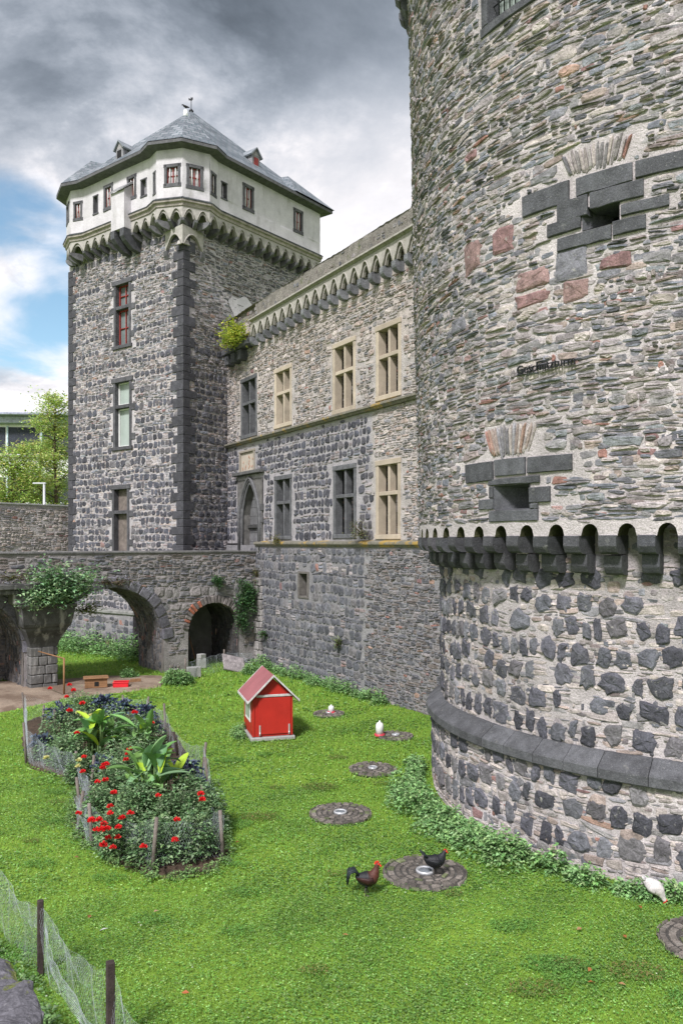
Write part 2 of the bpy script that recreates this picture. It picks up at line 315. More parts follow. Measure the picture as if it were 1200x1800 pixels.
def stones_to(mb, S, mapf, K=10, mat=0, smooth=False, rough=.16, disp=None):
    if not S: return
    A = np.array(S); n = len(A)
    th = np.linspace(0, 2 * np.pi, K, endpoint=False)[None] + rng.uniform(-.16, .16, (n, K)) + rng.uniform(0, .5, (n, 1))
    e = (2 / A[:, 4])[:, None]
    cx = np.sign(np.cos(th)) * np.abs(np.cos(th)) ** e; cy = np.sign(np.sin(th)) * np.abs(np.sin(th)) ** e
    rr = 1 + rng.uniform(-rough, rough * .6, (n, K))
    cx = cx * rr * A[:, 2:3]; cy = cy * rr * A[:, 3:4]
    # wedge shape
    cy = cy * (1 + (cx / A[:, 2:3]) * rng.uniform(-.22, .22, (n, 1)))
    co, si = np.cos(A[:, 6:7]), np.sin(A[:, 6:7])
    X = cx * co - cy * si; Y = cx * si + cy * co
    pr = A[:, 5:6]; tilt = rng.uniform(-.35, .35, (n, 2))
    rings = []
    for (s_, hf, jit) in ((1.05, -.5, 0), (1.0, .45, .12), (.80, .92, .22), (.42, 1.0, .25)):
        hx = pr * hf + pr * jit * rng.uniform(-1, 1, (n, K)) * (hf > 0)
        if hf > 0: hx = hx + pr * hf * (tilt[:, :1] * cx / A[:, 2:3] + tilt[:, 1:] * cy / A[:, 3:4]) * s_
        if hf < 0: hx = np.full((n, K), -.03)
        jx = 1 + rng.uniform(-.06, .06, (n, K)) * (s_ < .9)
        rings.append(np.stack([A[:, 0:1] + X * s_ * jx, A[:, 1:2] + Y * s_ * jx, hx], -1))
    P = np.stack(rings, 1)                      # n,4,K,3
    cen = np.stack([A[:, 0], A[:, 1], A[:, 5] * (1 + .2 * rng.uniform(-1, 1, n))], -1)[:, None]
    P = np.concatenate([P.reshape(n, 4 * K, 3), cen], 1); m = 4 * K + 1
    Q = mapf(P[..., 0].ravel(), P[..., 1].ravel(), P[..., 2].ravel() + (0 if disp is None else disp(P[..., 0].ravel(), P[..., 1].ravel())))
    k = np.arange(K); k2 = (k + 1) % K
    quads = np.concatenate([np.stack([r * K + k, r * K + k2, (r + 1) * K + k2, (r + 1) * K + k], -1) for r in range(3)])
    tris = np.stack([3 * K + k, 3 * K + k2, np.full(K, 4 * K)], -1)
    base = (np.arange(n) * m)[:, None, None]
    col = np.repeat(A[:, 7:10], m, 0) * (1 + rng.uniform(-.06, .06, (n * m, 1)))
    mb.add(Q, [(quads[None] + base).reshape(-1, 4), (tris[None] + base).reshape(-1, 3)], col, mat, smooth)
def hnoise(u, v, a=.02):
    return a * (np.sin(u * 7.1 + np.sin(v * 5.3) * 1.7) * np.cos(v * 9.3 + np.sin(u * 4.1) * 2) * .5 + np.sin(u * 17.3 + v * 4.4) * np.sin(v * 21.7 - u * 3.3) * .35 + np.sin(u * 1.7 + v * .9) * .6)
def surf(mb, mapf, u0, u1, v0, v1, step=.12, holes=(), vstep=None, col=(.40, .375, .335), mat=1, bottom=None, amp=.012, keep=None):
    """the mortar bed: a gridded, gently uneven sheet with rectangular holes"""
    us = set(np.linspace(u0, u1, max(2, int((u1 - u0) / step) + 1)).round(4)); vsx = set(np.linspace(v0, v1, max(2, int((v1 - v0) / (vstep or step)) + 1)).round(4))
    for a, b, c_, d in holes:
        us |= {round(a, 4), round(b, 4)}; vsx |= {round(c_, 4), round(d, 4)}
    us = np.array(sorted(x for x in us if u0 - 1e-3 <= x <= u1 + 1e-3)); vv = np.array(sorted(x for x in vsx if v0 - 1e-3 <= x <= v1 + 1e-3))
    U, V = np.meshgrid(us, vv, indexing='ij')
    if bottom is not None:
        bt = bottom(U[:, 0])[:, None]; V = bt + (V - v0) / (v1 - v0) * (v1 - bt)
    hh = hnoise(U, V, amp) + rng.uniform(-.3, .3, U.shape) * amp
    P = mapf(U.ravel(), V.ravel(), hh.ravel())
    nu, nv = U.shape; idx = np.arange(nu * nv).reshape(nu, nv)
    f = np.stack([idx[:-1, :-1], idx[1:, :-1], idx[1:, 1:], idx[:-1, 1:]], -1).reshape(-1, 4)
    uc = ((us[:-1] + us[1:]) / 2)[:, None] + np.zeros(nv - 1)[None]; vc = ((vv[:-1] + vv[1:]) / 2)[None] + np.zeros(nu - 1)[:, None]
    ok = np.ones((nu - 1, nv - 1), bool)
    for a, b, c_, d in holes: ok &= ~((uc > a) & (uc < b) & (vc > c_) & (vc < d))
    if keep is not None: ok &= keep(uc, vc)
    c = col(U.ravel(), V.ravel()) if callable(col) else col
    mb.add(P, [f[ok.ravel()]], c, mat, True)
def plane_map(o, du, n, dv=(0, 0, 1)):
    o, du, n, dv = (np.asarray(x, float) for x in (o, du, n, dv))
    return lambda u, v, h: o + np.multiply.outer(np.asarray(u, float), du) + np.multiply.outer(np.asarray(v, float), dv) + np.multiply.outer(np.asarray(h, float), n)
# ---------------------------------------------------------------- solid pieces
def cbox(mb, o, ax, ay, az, lo, hi, ch=.012, col=(1, 1, 1), mat=0, jit=0.0):
    """chamfered block in the frame (o; ax, ay, az) from lo to hi"""
    lo = np.array(lo, float); hi = np.array(hi, float); ch = min(ch, *(abs(hi - lo) * .3)); v = []; 
    for ix in (0, 1):
        for iy in (0, 1):
            for iz in (0, 1):
                p = np.array([(lo, hi)[ix][0], (lo, hi)[iy][1], (lo, hi)[iz][2]]); s = np.array([1 - 2 * ix, 1 - 2 * iy, 1 - 2 * iz]) * ch
                if jit: p = p + rng.uniform(-jit, jit, 3)
                v += [p + (0, s[1], s[2]), p + (s[0], 0, s[2]), p + (s[0], s[1], 0)]
    v = np.array(v); fr = np.array([ax, ay, az], float); v = np.asarray(o, float) + v @ fr
    i = lambda a, b, c, k: (a * 4 + b * 2 + c) * 3 + k
    F = []
    F += [[i(0, 0, 0, 0), i(0, 0, 1, 0), i(0, 1, 1, 0), i(0, 1, 0, 0)], [i(1, 0, 0, 0), i(1, 1, 0, 0), i(1, 1, 1, 0), i(1, 0, 1, 0)],
          [i(0, 0, 0, 1), i(1, 0, 0, 1), i(1, 0, 1, 1), i(0, 0, 1, 1)], [i(0, 1, 0, 1), i(0, 1, 1, 1), i(1, 1, 1, 1), i(1, 1, 0, 1)],
          [i(0, 0, 0, 2), i(0, 1, 0, 2), i(1, 1, 0, 2), i(1, 0, 0, 2)], [i(0, 0, 1, 2), i(1, 0, 1, 2), i(1, 1, 1, 2), i(0, 1, 1, 2)]]
    for b in (0, 1):
        for c in (0, 1): F.append([i(0, b, c, 1), i(1, b, c, 1), i(1, b, c, 2), i(0, b, c, 2)])
        for c in (0, 1): F.append([i(b, 0, c, 0), i(b, 1, c, 0), i(b, 1, c, 2), i(b, 0, c, 2)])
        for c in (0, 1): F.append([i(b, c, 0, 0), i(b, c, 1, 0), i(b, c, 1, 1), i(b, c, 0, 1)])
    T = [[i(a, b, c, 0), i(a, b, c, 1), i(a, b, c, 2)] for a in (0, 1) for b in (0, 1) for c in (0, 1)]
    mb.add(v, [np.array(F), np.array(T)], col, mat)
EX, EY, EZ = np.eye(3)
def box(mb, lo, hi, ch=.01, col=(1, 1, 1), mat=0, o=(0, 0, 0), rz=0.0, jit=0):
    c, s = math.cos(rz), math.sin(rz); cbox(mb, o, (c, s, 0), (-s, c, 0), (0, 0, 1), lo, hi, ch, col, mat, jit)
def extr(mb, o, ax, ay, poly, depth, col=(1, 1, 1), mat=0):
    """polygon in the (ax, ay) plane pushed by the vector depth"""
    o, ax, ay, depth = (np.asarray(x, float) for x in (o, ax, ay, depth)); n = len(poly)
    a = np.array([o + ax * p[0] + ay * p[1] for p in poly]); v = np.concatenate([a, a + depth])
    mb.add_polys(v, [list(range(n))[::-1], list(range(n, 2 * n))] + [[k, (k + 1) % n, n + (k + 1) % n, n + k] for k in range(n)], col, mat)
def tube(mb, pts, rad, K=8, col=(1, 1, 1), mat=0, smooth=True, cap=True, flat=None):
    pts = np.asarray(pts, float); n = len(pts); rad = np.broadcast_to(np.asarray(rad, float), (n,)) if np.ndim(rad) < 2 else np.asarray(rad, float)
    T = np.gradient(pts, axis=0); T /= np.linalg.norm(T, axis=1)[:, None] + 1e-9
    up = np.array([0, 0, 1.]) if abs(T[0][2]) < .9 else np.array([1., 0, 0])
    V = []
    for k in range(n):
        s = np.cross(T[k], up); s /= np.linalg.norm(s) + 1e-9; q = np.cross(s, T[k]); up = q if flat is None else up
        rx, ry = (rad[k], rad[k]) if rad.ndim == 1 else rad[k]
        for j in range(K):
            a = 2 * math.pi * j / K; V.append(pts[k] + s * math.cos(a) * rx + q * math.sin(a) * ry)
    F = [[k * K + j, k * K + (j + 1) % K, (k + 1) * K + (j + 1) % K, (k + 1) * K + j] for k in range(n - 1) for j in range(K)]
    fs = [np.array(F)]
    if cap: fs += [np.array([list(range(K))[::-1]]), np.array([[(n - 1) * K + j for j in range(K)]])]
    c = col
    if np.ndim(col) == 2: c = np.repeat(np.asarray(col), K, 0)
    mb.add(np.array(V), fs, c, mat, smooth)
def lathe(mb, o, prof, K=24, col=(1, 1, 1), mat=0, smooth=True):
    V = []
    for r, z in prof:
        for j in range(K): a = 2 * math.pi * j / K; V.append((o[0] + r * math.cos(a), o[1] + r * math.sin(a), o[2] + z))
    n = len(prof); F = [[k * K + j, k * K + (j + 1) % K, (k + 1) * K + (j + 1) % K, (k + 1) * K + j] for k in range(n - 1) for j in range(K)]
    mb.add(np.array(V), [np.array(F), np.array([list(range(K))[::-1]]), np.array([[(n - 1) * K + j for j in range(K)]])], col, mat, smooth)
def leaves(mb, P, size, col, tilt=1.0, mat=0, aspect=.55, droop=.25, az=None, nrm=None):
    """leaf-sized faces (two folded quads each) at the points P"""
    P = np.asarray(P, float); n = len(P)
    if n == 0: return
    a = rng.uniform(0, 2 * np.pi, n) if az is None else az
    size = np.broadcast_to(size, (n,))[:, None]
    pitch = rng.uniform(-.2, 1, n) * tilt
    d = np.stack([np.cos(a) * np.cos(pitch), np.sin(a) * np.cos(pitch), np.sin(pitch)], -1)
    s = np.stack([-np.sin(a), np.cos(a), rng.uniform(-.4, .4, n)], -1); s /= np.linalg.norm(s, axis=1)[:, None]
    up = np.cross(d, s); w_ = size * aspect * .5
    v0 = P; v1 = P + d * size * .5 + s * w_ + up * size * .08; v2 = P + d * size - np.array([0, 0, 1]) * size * droop; v3 = P + d * size * .5 - s * w_ + up * size * .08; vm = P + d * size * .55 - up * size * .04
    V = np.stack([v0, v1, v2, v3, vm], 1).reshape(-1, 3); b = np.arange(n)[:, None] * 5
    F = np.concatenate([b + [0, 1, 4], b + [1, 2, 4], b + [2, 3, 4], b + [3, 0, 4]])
    mb.add(V, [F], np.repeat(col, 5, 0), mat, False)
def lcol(n, base, var=.3, hue=.12):
    base = np.asarray(base, float); c = base[rng.integers(0, len(base), n)] if base.ndim == 2 else np.tile(base, (n, 1))
    return np.clip(c * (1 + rng.uniform(-var, var, (n, 1))) * (1 + rng.uniform(-hue, hue, (n, 3))), 0, 1)
def path_band(mb, pts, zs, za, zt, dep, pitch, cw, pointed=True, col=(1, 1, 1), mat=0, closed=False, rib=None, K=10, back=None):
    """a band of small arches on corbels along a polyline; returns the corbel positions"""
    cor = []
    for A, B in zip(pts[:-1], pts[1:]):
        A = np.array(A, float); B = np.array(B, float); L = np.linalg.norm(B - A); d = (B - A) / L; n = np.array([d[1], -d[0]])
        nb = max(1, round(L / pitch)); wd = L / nb
        for k in range(nb):
            c0 = A + d * wd * k
            ow = (wd - cw) / 2; ow = max(ow, wd * .2)
            s = np.linspace(-ow, ow, K + 1)
            if pointed: z = zs + (za - zs) * (1 - np.abs(s / ow) ** 2.0) ** .85
            else: z = zs + (za - zs) * np.sqrt(np.clip(1 - (s / ow) ** 2, 0, 1))
            S = np.concatenate([[-wd / 2], s, [wd / 2]]); Z = np.concatenate([[zs], z, [zs]])
            m = c0 + d * wd / 2
            fr = np.array([[*(m + d * q), zz] for q, zz in zip(S, Z)]); tp = np.array([[*(m + d * q), zt] for q in S])
            bk = fr - np.array([*n, 0]) * dep
            nn = len(S); i = np.arange(nn - 1)
            mb.add(np.concatenate([fr, tp]), [np.stack([i, i + 1, nn + i + 1, nn + i], -1)], col, mat)
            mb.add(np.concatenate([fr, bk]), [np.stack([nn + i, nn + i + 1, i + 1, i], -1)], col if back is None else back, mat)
            if rib:
                p = fr[1:-1] + np.array([*n, 0]) * .0; tube(mb, p, rib, 5, col, mat)
            cor.append((c0, d, n, wd))
        cor.append((B, d, n, wd))
    return cor
# ================================================================= SETTING
def ground():
    mb = MB(); xs = np.concatenate([[-400, -120], np.linspace(-40, 30, 71), [120, 400]]); ys = np.concatenate([[-120, -20], np.linspace(0, 60, 61), [150, 600]])
    X, Y = np.meshgrid(xs, ys, indexing='ij'); Z = .03 * np.sin(X * .7) * np.cos(Y * .5) * ((Y > 0) & (Y < 60) & (abs(X) < 40)) - .03
    i = np.arange(X.size).reshape(X.shape); F = np.stack([i[:-1, :-1], i[1:, :-1], i[1:, 1:], i[:-1, 1:]], -1).reshape(-1, 4)
    mb.add(np.stack([X, Y, Z], -1).reshape(-1, 3), [F], (1, 1, 1), 0, True)
    single('ground', mb, M['lawn'], (0, 0, 0), kind='structure')
ground()
def blob_sheet(name, pts, z, m, jit=.15, h=.03):
    pts = np.array(pts, float); c = pts.mean(0); V = [(*c, z + h)]; n0 = len(pts); P = []
    for k in range(n0):
        a, b = pts[k], pts[(k + 1) % n0]
        for q in range(6): P.append(a + (b - a) * q / 6 + rng.uniform(-jit, jit, 2) * .5)
    P = np.array(P); n = len(P); mb = MB()
    for s_ in (.6, .9, 1.0): V += [(*(c + (p - c) * s_), z + (h if s_ < .95 else -.05)) for p in P]
    F = [[0, 1 + k, 1 + (k + 1) % n] for k in range(n)]; Q = [[1 + r * n + k, 1 + (r + 1) * n + k, 1 + (r + 1) * n + (k + 1) % n, 1 + r * n + (k + 1) % n] for r in (0, 1) for k in range(n)]
    mb.add(np.array(V), [np.array(F), np.array(Q)], (1, 1, 1), 0, True)
    single(name, mb, m, (0, 0, 0), kind='structure')
blob_sheet('sandy_path', [gnd(285, 1186)[:2], gnd(285, 1205)[:2], gnd(215, 1216)[:2], gnd(120, 1226)[:2], gnd(40, 1243)[:2], gnd(-60, 1262)[:2], gnd(-160, 1240)[:2], gnd(-60, 1198)[:2], gnd(70, 1196)[:2], gnd(190, 1187)[:2]], .0, M['sand'])
# ================================================================= ROUND TOWER
TC = np.array([8.55, 18.07]); RP = 6.49; RL = 6.22
def RU(z): return 6.74 + np.maximum(0, (np.asarray(z, float) - 5.6)) * .019
A0 = R_(-205)
def cyl_map(Rf, hmul=1.0):
    def f(u, v, h):
        a = A0 + np.asarray(u, float) / 6.5; r = (Rf(np.asarray(v, float)) if callable(Rf) else Rf) + np.asarray(h, float)
        return np.stack([TC[0] + r * np.cos(a), TC[1] + r * np.sin(a), np.asarray(v, float) + 0 * a], -1)
    return f
def tower_uz(px, py, Rf):
    r = 6.6
    for _ in range(6):
        d = np.array([(px - 600) / 1400, 1.0]); a = d @ d; b = -2 * d @ TC; c = TC @ TC - r * r
        disc = b * b - 4 * a * c; t = (-b - math.sqrt(max(disc, 0))) / (2 * a); z = H - (py - 955) / 1400 * t
        r = float(Rf(z)) if callable(Rf) else Rf
    p = d * t - TC; ang = math.atan2(p[1], p[0]); 
    if ang > 0: ang -= 2 * math.pi
    return (ang - A0) * 6.5, z
def tower_block(mb, quad, proud, back, col, mp, cut=0.0):
    """a squared block on the tower: quad = (u0,u1,z0,z1)"""
    u0, u1, z0, z1 = quad; c = .012; u0 += rng.uniform(-.008, .008); u1 += rng.uniform(-.008, .008); dz = rng.uniform(-.012, .012, 4)
    us = np.linspace(u0, u1, 6); V = []; 
    prof = [(z0, -back), (z0, proud - c), (z0 + c, proud), (z1 - c, proud), (z1, proud - c), (z1, -back)]
    for i_, u in enumerate(us):
        q = (u - u0) / (u1 - u0)
        for z, h in prof: V.append(mp([u], [z + ((dz[0] * (1 - q) + dz[1] * q) if z < (z0 + z1) / 2 else (dz[2] * (1 - q) + dz[3] * q)) * .5], [h + (rng.uniform(-.010, .010) if h > 0 else 0)])[0])
    n = len(prof); F = [[i_ * n + j, i_ * n + n + j, i_ * n + n + j + 1, i_ * n + j + 1] for i_ in range(5) for j in range(n - 1)]
    mb.add(np.array(V), [np.array(F), np.array([[j for j in range(n)]]), np.array([[5 * n + j for j in range(n)][::-1]])], col, 0)
tw = thing('round_tower', (TC[0], TC[1], 0), 'huge round rubble stone artillery tower with a ring of dark corbels, filling the right side', 'tower')
mapU, mapL, mapP = cyl_map(RU), cyl_map(RL), cyl_map(RP)
UMAX = 6.5 * R_(205 - 75)
DK = np.array([.075, .077, .085])
def rect_px(pts, Rf):
    q = [tower_uz(px, py, Rf) for px, py in pts]; u = [a for a, b in q]; z = [b for a, b in q]
    return (min(u), max(u), min(z), max(z))
def quadpx(x0, y0, x1, y1):   # left edge mid / right edge mid
    a = tower_uz(x0, y0, RU); b = tower_uz(x1, y1, RU); return a, b
# blocks round the two gun ports: centre lines measured on the wall
def blk(x0, x1, yt, yb, yt1=None, yb1=None):
    a = tower_uz(x0, yt, RU); b = tower_uz(x0, yb, RU); c = tower_uz(x1, yt if yt1 is None else yt1, RU); d = tower_uz(x1, yb if yb1 is None else yb1, RU)
    return (a[0], c[0], (b[1] + d[1]) / 2, (a[1] + c[1]) / 2)
gp1 = blk(869, 931, 852, 896); gp2 = blk(1023, 1088, 366, 408, 352, 388)
f1 = [blk(820, 867, 816, 850, 810, 846), blk(870, 924, 807, 838, 804, 834), blk(927, 1006, 804, 834, 796, 826)]
f1 += [(gp1[0] - .14, gp1[1] + .20, gp1[3], gp1[3] + .13), (gp1[0] - .12, gp1[1] + .17, gp1[2] - .21, gp1[2])]
f1 += [(gp1[0] - .42, gp1[0], gp1[2] + .02, gp1[2] + .22), (gp1[0] - .12, gp1[0], gp1[2] + .225, gp1[3] - .003), (gp1[1], gp1[1] + .42, gp1[2] + .10, gp1[3] - .07), (gp1[1], gp1[1] + .17, gp1[2], gp1[2] + .097)]
f2 = [blk(919, 1000, 343, 383, 320, 357), blk(1012, 1112, 315, 345, 285, 322), blk(1117, 1210, 282, 318, 264, 292), blk(979, 1034, 355, 392, 344, 382), blk(1037, 1131, 335, 365, 318, 352), blk(1090, 1177, 358, 380, 344, 366), blk(962, 1022, 392, 417, 382, 404), blk(980, 1074, 418, 442, 398, 424), blk(1077, 1135, 388, 416, 378, 402)]
winT = None
a_ = tower_uz(849, 62, RU); b_ = tower_uz(925, 16, RU); zb = (a_[1] + b_[1]) / 2
win_u0 = a_[0] - .02; win_u1 = b_[0] + .35; win_z0 = zb; win_z1 = zb + 2.3
fan1 = blk(856, 940, 745, 806, 745, 800); fan2 = blk(990, 1108, 262, 312, 235, 285)
exU = [(q[0] - .02, q[1] + .02, q[2] - .01, q[3] + .01) for q in f1 + f2 + [gp1, gp2]] + [(win_u0 - .02, win_u1 + .02, win_z0 - .02, win_z1 + .02)]
exU += [fan1, fan2]
def build_round():
    mb = MB()
    MC = lambda u, v: np.clip(np.array([.47, .43, .395]) * (1 + .10 * np.sin(u * 1.3 + v)[:, None]), 0, 1)
    surf(mb, mapU, 0, UMAX, 5.86, 19.4, .14, [gp1, gp2, (win_u0, win_u1, win_z0, win_z1)], col=MC, amp=.014)
    S = []
    lay(0, UMAX, 5.90, 19.2, lambda v, k: 'slate' if k % 7 else 'fine', S, exU, red=.03, big=1.1, warp=.055, g=1.25, pal=np.concatenate([PAL_SLATE, PAL_SLATE, PAL_PALE * .9]))
    B0 = []; lay(0, UMAX, 5.83, 19.2, 'fine', B0, exU, red=.03, big=1.5, warp=.06, g=.8, prot=.45, pal=np.concatenate([PAL_PALE, PAL_SLATE])); stones_to(mb, B0, mapU, K=8, mat=0, disp=lambda u, v: hnoise(u, v, .014))
    # squared reddish and grey blocks scattered through the middle of the tower
    for (x, y, x1, y1) in ((905, 480, 967, 515), (866, 402, 905, 452), (990, 497, 1035, 535), (815, 430, 845, 486), (1050, 450, 1112, 480), (792, 565, 818, 592), (975, 442, 1035, 500), (1126, 445, 1180, 470), (905, 520, 965, 545)):
        q = blk(x, x1, y, y1, y - 12, y1 - 12); col = RED[random.randrange(4)] * random.uniform(.8, 1.1) if x in (905, 866, 990, 815, 1050) else PAL_SLATE[random.randrange(10)]
        S2 = [s for s in S if not (s[0] + s[2] > q[0] and s[0] - s[2] < q[1] and s[1] + s[3] > q[2] and s[1] - s[3] < q[3])]; S[:] = S2
        S.append(((q[0] + q[1]) / 2, (q[2] + q[3]) / 2, (q[1] - q[0]) / 2 - .01, (q[3] - q[2]) / 2 - .01, 7, .035, 0, *col))
    stones_to(mb, S, mapU, K=10, mat=0, disp=lambda u, v: hnoise(u, v, .014))
    # lower drum: dark round basalt set in thick mortar with slivers of slate between
    surf(mb, mapL, 0, UMAX, 1.9, 5.75, .12, col=lambda u, v: MC(u, v) * .88, amp=.022)
    def drum(Sx, z0, z1, gaps, big=1.0, fade=None):
        v = z0
        while v < z1:
            h = random.uniform(.34, .44) * big; u = random.uniform(-.3, 0)
            while u < UMAX:
                w_ = random.uniform(.20, .56) * big
                if random.random() > gaps * (1 if fade is None else fade(v)):
                    k_ = random.uniform(.72, .95); cc = (PAL_BAS if random.random() < .62 else PAL_BAS2)[random.randrange(5)] * random.uniform(.8, 1.35)
                    Sx.append((u + w_ / 2, v + h / 2 + random.uniform(-.06, .06) + .05 * lf(u, v), w_ / 2 * k_, h / 2 * random.uniform(.78, 1.04), random.uniform(2.0, 4.2), random.uniform(.03, .055), random.uniform(-.3, .3), *cc))
                u += w_ * random.uniform(.98, 1.2)
            v += h + random.uniform(.03, .11)
    S = []; lay(0, UMAX, 2.0, 5.75, lambda v, k: 'fine' if k % 3 else 'slate', S, g=1.5, red=.02, warp=.07, pal=PAL_PALE, prot=.55, big=1.3, mask=lambda u, v: random.random() > .12 + .2 * math.sin(u * 1.7 + v * 2.3)); stones_to(mb, S, mapL, K=9, rough=.2, disp=lambda u, v: hnoise(u, v, .018))
    S = []; lay(0, UMAX, 2.05, 5.6, 'block', S, g=2.4, red=.02, warp=.08, pal=np.concatenate([PAL_SLATE * .85, PAL_BAS2 * 1.5]), prot=.45, big=.5, mask=lambda u, v: random.random() > .45); stones_to(mb, S, mapL, K=10, rough=.22, disp=lambda u, v: hnoise(u, v, .018))
    S = []; drum(S, 2.08, 5.1, .08, .98, lambda v: 1 if v < 4.0 else 2.4); stones_to(mb, S, mapL, K=14, rough=.24, disp=lambda u, v: hnoise(u, v, .018))
    # flared foot
    mf = cyl_map(lambda z: RP - .05 + 0 * np.asarray(z, float))
    surf(mb, mf, 0, UMAX, -.1, 1.66, .12, col=MC, amp=.016)
    S = []
    lay(0, UMAX, .0, 1.62, lambda v, k: 'slate' if k % 2 else 'fine', S, g=1.1, pal=PAL_PALE, prot=.6, big=1.2, warp=.05); stones_to(mb, S, mf, K=9, rough=.2, disp=lambda u, v: hnoise(u, v, .016)); S = []
    lay(0, UMAX, .1, 1.6, 'block', S, g=2.2, red=.02, warp=.08, pal=np.concatenate([PAL_SLATE * .85, PAL_BAS2 * 1.5]), prot=.4, big=.5, mask=lambda u, v: random.random() > .5)
    drum(S, .30, 1.35, .06, .98)
    stones_to(mb, S, mf, K=14, rough=.2, disp=lambda u, v: hnoise(u, v, .016))
    # the unseen far side, plain mortar
    U2 = 6.5 * 2 * math.pi
    surf(mb, mapU, UMAX, U2, 5.86, 19.4, .8, col=(.35, .33, .30), amp=.0); surf(mb, mapL, UMAX, U2, 1.9, 5.86, .8, col=(.35, .33, .30), amp=0); surf(mb, mf, UMAX, U2, -.1, 1.66, .8, col=(.35, .33, .30), amp=0)
    surf(mb, cyl_map(lambda z: np.full(np.shape(z), 7.36)), 0, U2, 19.0, 23, .5, col=(.25, .24, .225), amp=.02)
    # arch heads between the corbels
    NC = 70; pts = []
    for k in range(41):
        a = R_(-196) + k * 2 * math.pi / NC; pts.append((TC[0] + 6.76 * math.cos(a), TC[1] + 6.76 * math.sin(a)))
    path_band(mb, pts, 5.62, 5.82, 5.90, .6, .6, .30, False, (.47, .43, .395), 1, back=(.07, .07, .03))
    pts3 = [(TC[0] + 7.34 * math.cos(R_(-196) + k * 2 * math.pi / 60), TC[1] + 7.34 * math.sin(R_(-196) + k * 2 * math.pi / 60)) for k in range(36)]
    path_band(mb, pts3, 18.75, 19.05, 19.2, .5, .7, .3, False, (.25, .24, .225), 1)
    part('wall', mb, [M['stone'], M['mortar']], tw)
    # corbels
    for k in range(41):
        a = R_(-196) + k * 2 * math.pi / NC; n = np.array([math.cos(a), math.sin(a), 0]); t = np.array([-math.sin(a), math.cos(a), 0]); o = np.array([TC[0], TC[1], 0])
        m = MB(); col = DK * .78 * random.uniform(.75, 1.3) * (1 + rng.uniform(-.03, .03, 3)); hw = random.uniform(.135, .15)
        for (r, z0, z1) in ((6.79, 5.32, 5.625), (6.53, 4.99, 5.315)):
            pr = [(RL - .1, z0 + .0), (r - .14, z0), (r - .06, z0 + .03), (r - .015, z0 + .10), (r, z0 + .13), (r, z1 - .012), (r - .012, z1), (RL - .1, z1)]
            jz = random.uniform(-.012, .012)
            extr(m, o - t * hw + t * random.uniform(-.01, .01), n, (0, 0, 1), [(a_, b_ + jz) for a_, b_ in pr], t * 2 * hw, col)
            col = col * random.uniform(.85, 1.15)
        part('corbel', m, M['dressed'], tw)
    for k in range(11):
        a = R_(-196) + k * 2 * math.pi / 60; n = np.array([math.cos(a), math.sin(a), 0]); t = np.array([-math.sin(a), math.cos(a), 0]); o = np.array([TC[0], TC[1], 0]); m = MB()
        for (r, z0, z1) in ((7.36, 18.55, 18.78), (7.2, 18.3, 18.545)):
            pr = [(6.9, z0), (r - .1, z0), (r, z0 + .1), (r, z1), (6.9, z1)]; extr(m, o - t * .16, n, (0, 0, 1), pr, t * .32, DK * 1.3)
        part('corbel', m, M['dressed'], tw)
    # moulded ledge of the foot, in separate curved stones
    u = 0; m = MB()
    while u < UMAX:
        L_ = random.uniform(.58, .85); us = np.linspace(u + .006, u + L_ - .006, 6); col = np.array([.085, .087, .094]) * random.uniform(.8, 1.25)
        pr = [(RL - .1, 1.62), (6.56, 1.62), (6.575, 1.64), (6.575, 1.79), (6.555, 1.82), (6.42, 1.91), (6.29, 2.01), (RL - .1, 2.04)]; mp = cyl_map(0.0); V = []
        jr = random.uniform(-.006, .006)
        for uu in us:
            for r, z in pr: V.append(mp([uu], [z], [r + jr])[0])
        n = len(pr); F = [[i * n + j, i * n + n + j, i * n + n + (j + 1) % n, i * n + (j + 1) % n] for i in range(5) for j in range(n)]
        m.add(np.array(V), [np.array(F), np.array([list(range(n))]), np.array([[5 * n + j for j in range(n)][::-1]])], col, 0); u += L_
    part('ledge', m, M['dressed'], tw)
    # gun ports: dark dressed blocks round a splayed opening
    for gi, (gp, bl) in enumerate(((gp1, f1), (gp2, f2))):
        m = MB()
        for q in bl: tower_block(m, (q[0] + .006, q[1] - .006, q[2] + .006, q[3] - .006), .045, .30, DK * random.uniform(.85, 1.35), mapU)
        ring = lambda s, h: [mapU([gp[i]], [gp[j]], [h])[0] if s is None else mapU([s[i]], [s[j]], [h])[0] for i, j in ((0, 2), (1, 2), (1, 3), (0, 3))]
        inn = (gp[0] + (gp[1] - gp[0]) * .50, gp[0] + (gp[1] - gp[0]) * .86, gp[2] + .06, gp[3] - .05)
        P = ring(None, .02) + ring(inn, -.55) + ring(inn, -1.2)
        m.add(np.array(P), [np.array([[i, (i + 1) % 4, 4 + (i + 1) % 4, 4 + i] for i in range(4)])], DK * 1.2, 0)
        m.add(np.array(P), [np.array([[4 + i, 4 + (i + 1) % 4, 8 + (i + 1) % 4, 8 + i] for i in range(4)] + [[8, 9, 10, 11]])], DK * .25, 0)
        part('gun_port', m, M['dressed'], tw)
    # relieving fans of upright slates over both ports
    for fan in (fan1, fan2):
        S = []; uc = (fan[0] + fan[1]) / 2; hw = (fan[1] - fan[0]) / 2; zc = (fan[2] + fan[3]) / 2; hh = (fan[3] - fan[2]) / 2; n = int(hw * 2 / .065)
        for k in range(n):
            q = (k + .5) / n * 2 - 1; S.append((uc + q * hw * .95, zc + random.uniform(-.03, .03), hh * random.uniform(.8, 1.0), .026, 5, random.uniform(.02, .05), math.pi / 2 - q * .38, *(PAL_PALE[random.randrange(8)] * random.uniform(.6, 1.2) if random.random() > .18 else RED[random.randrange(4)])))
        m = MB(); stones_to(m, S, mapU, K=10); part('relieving_arch', m, M['stone'], tw)
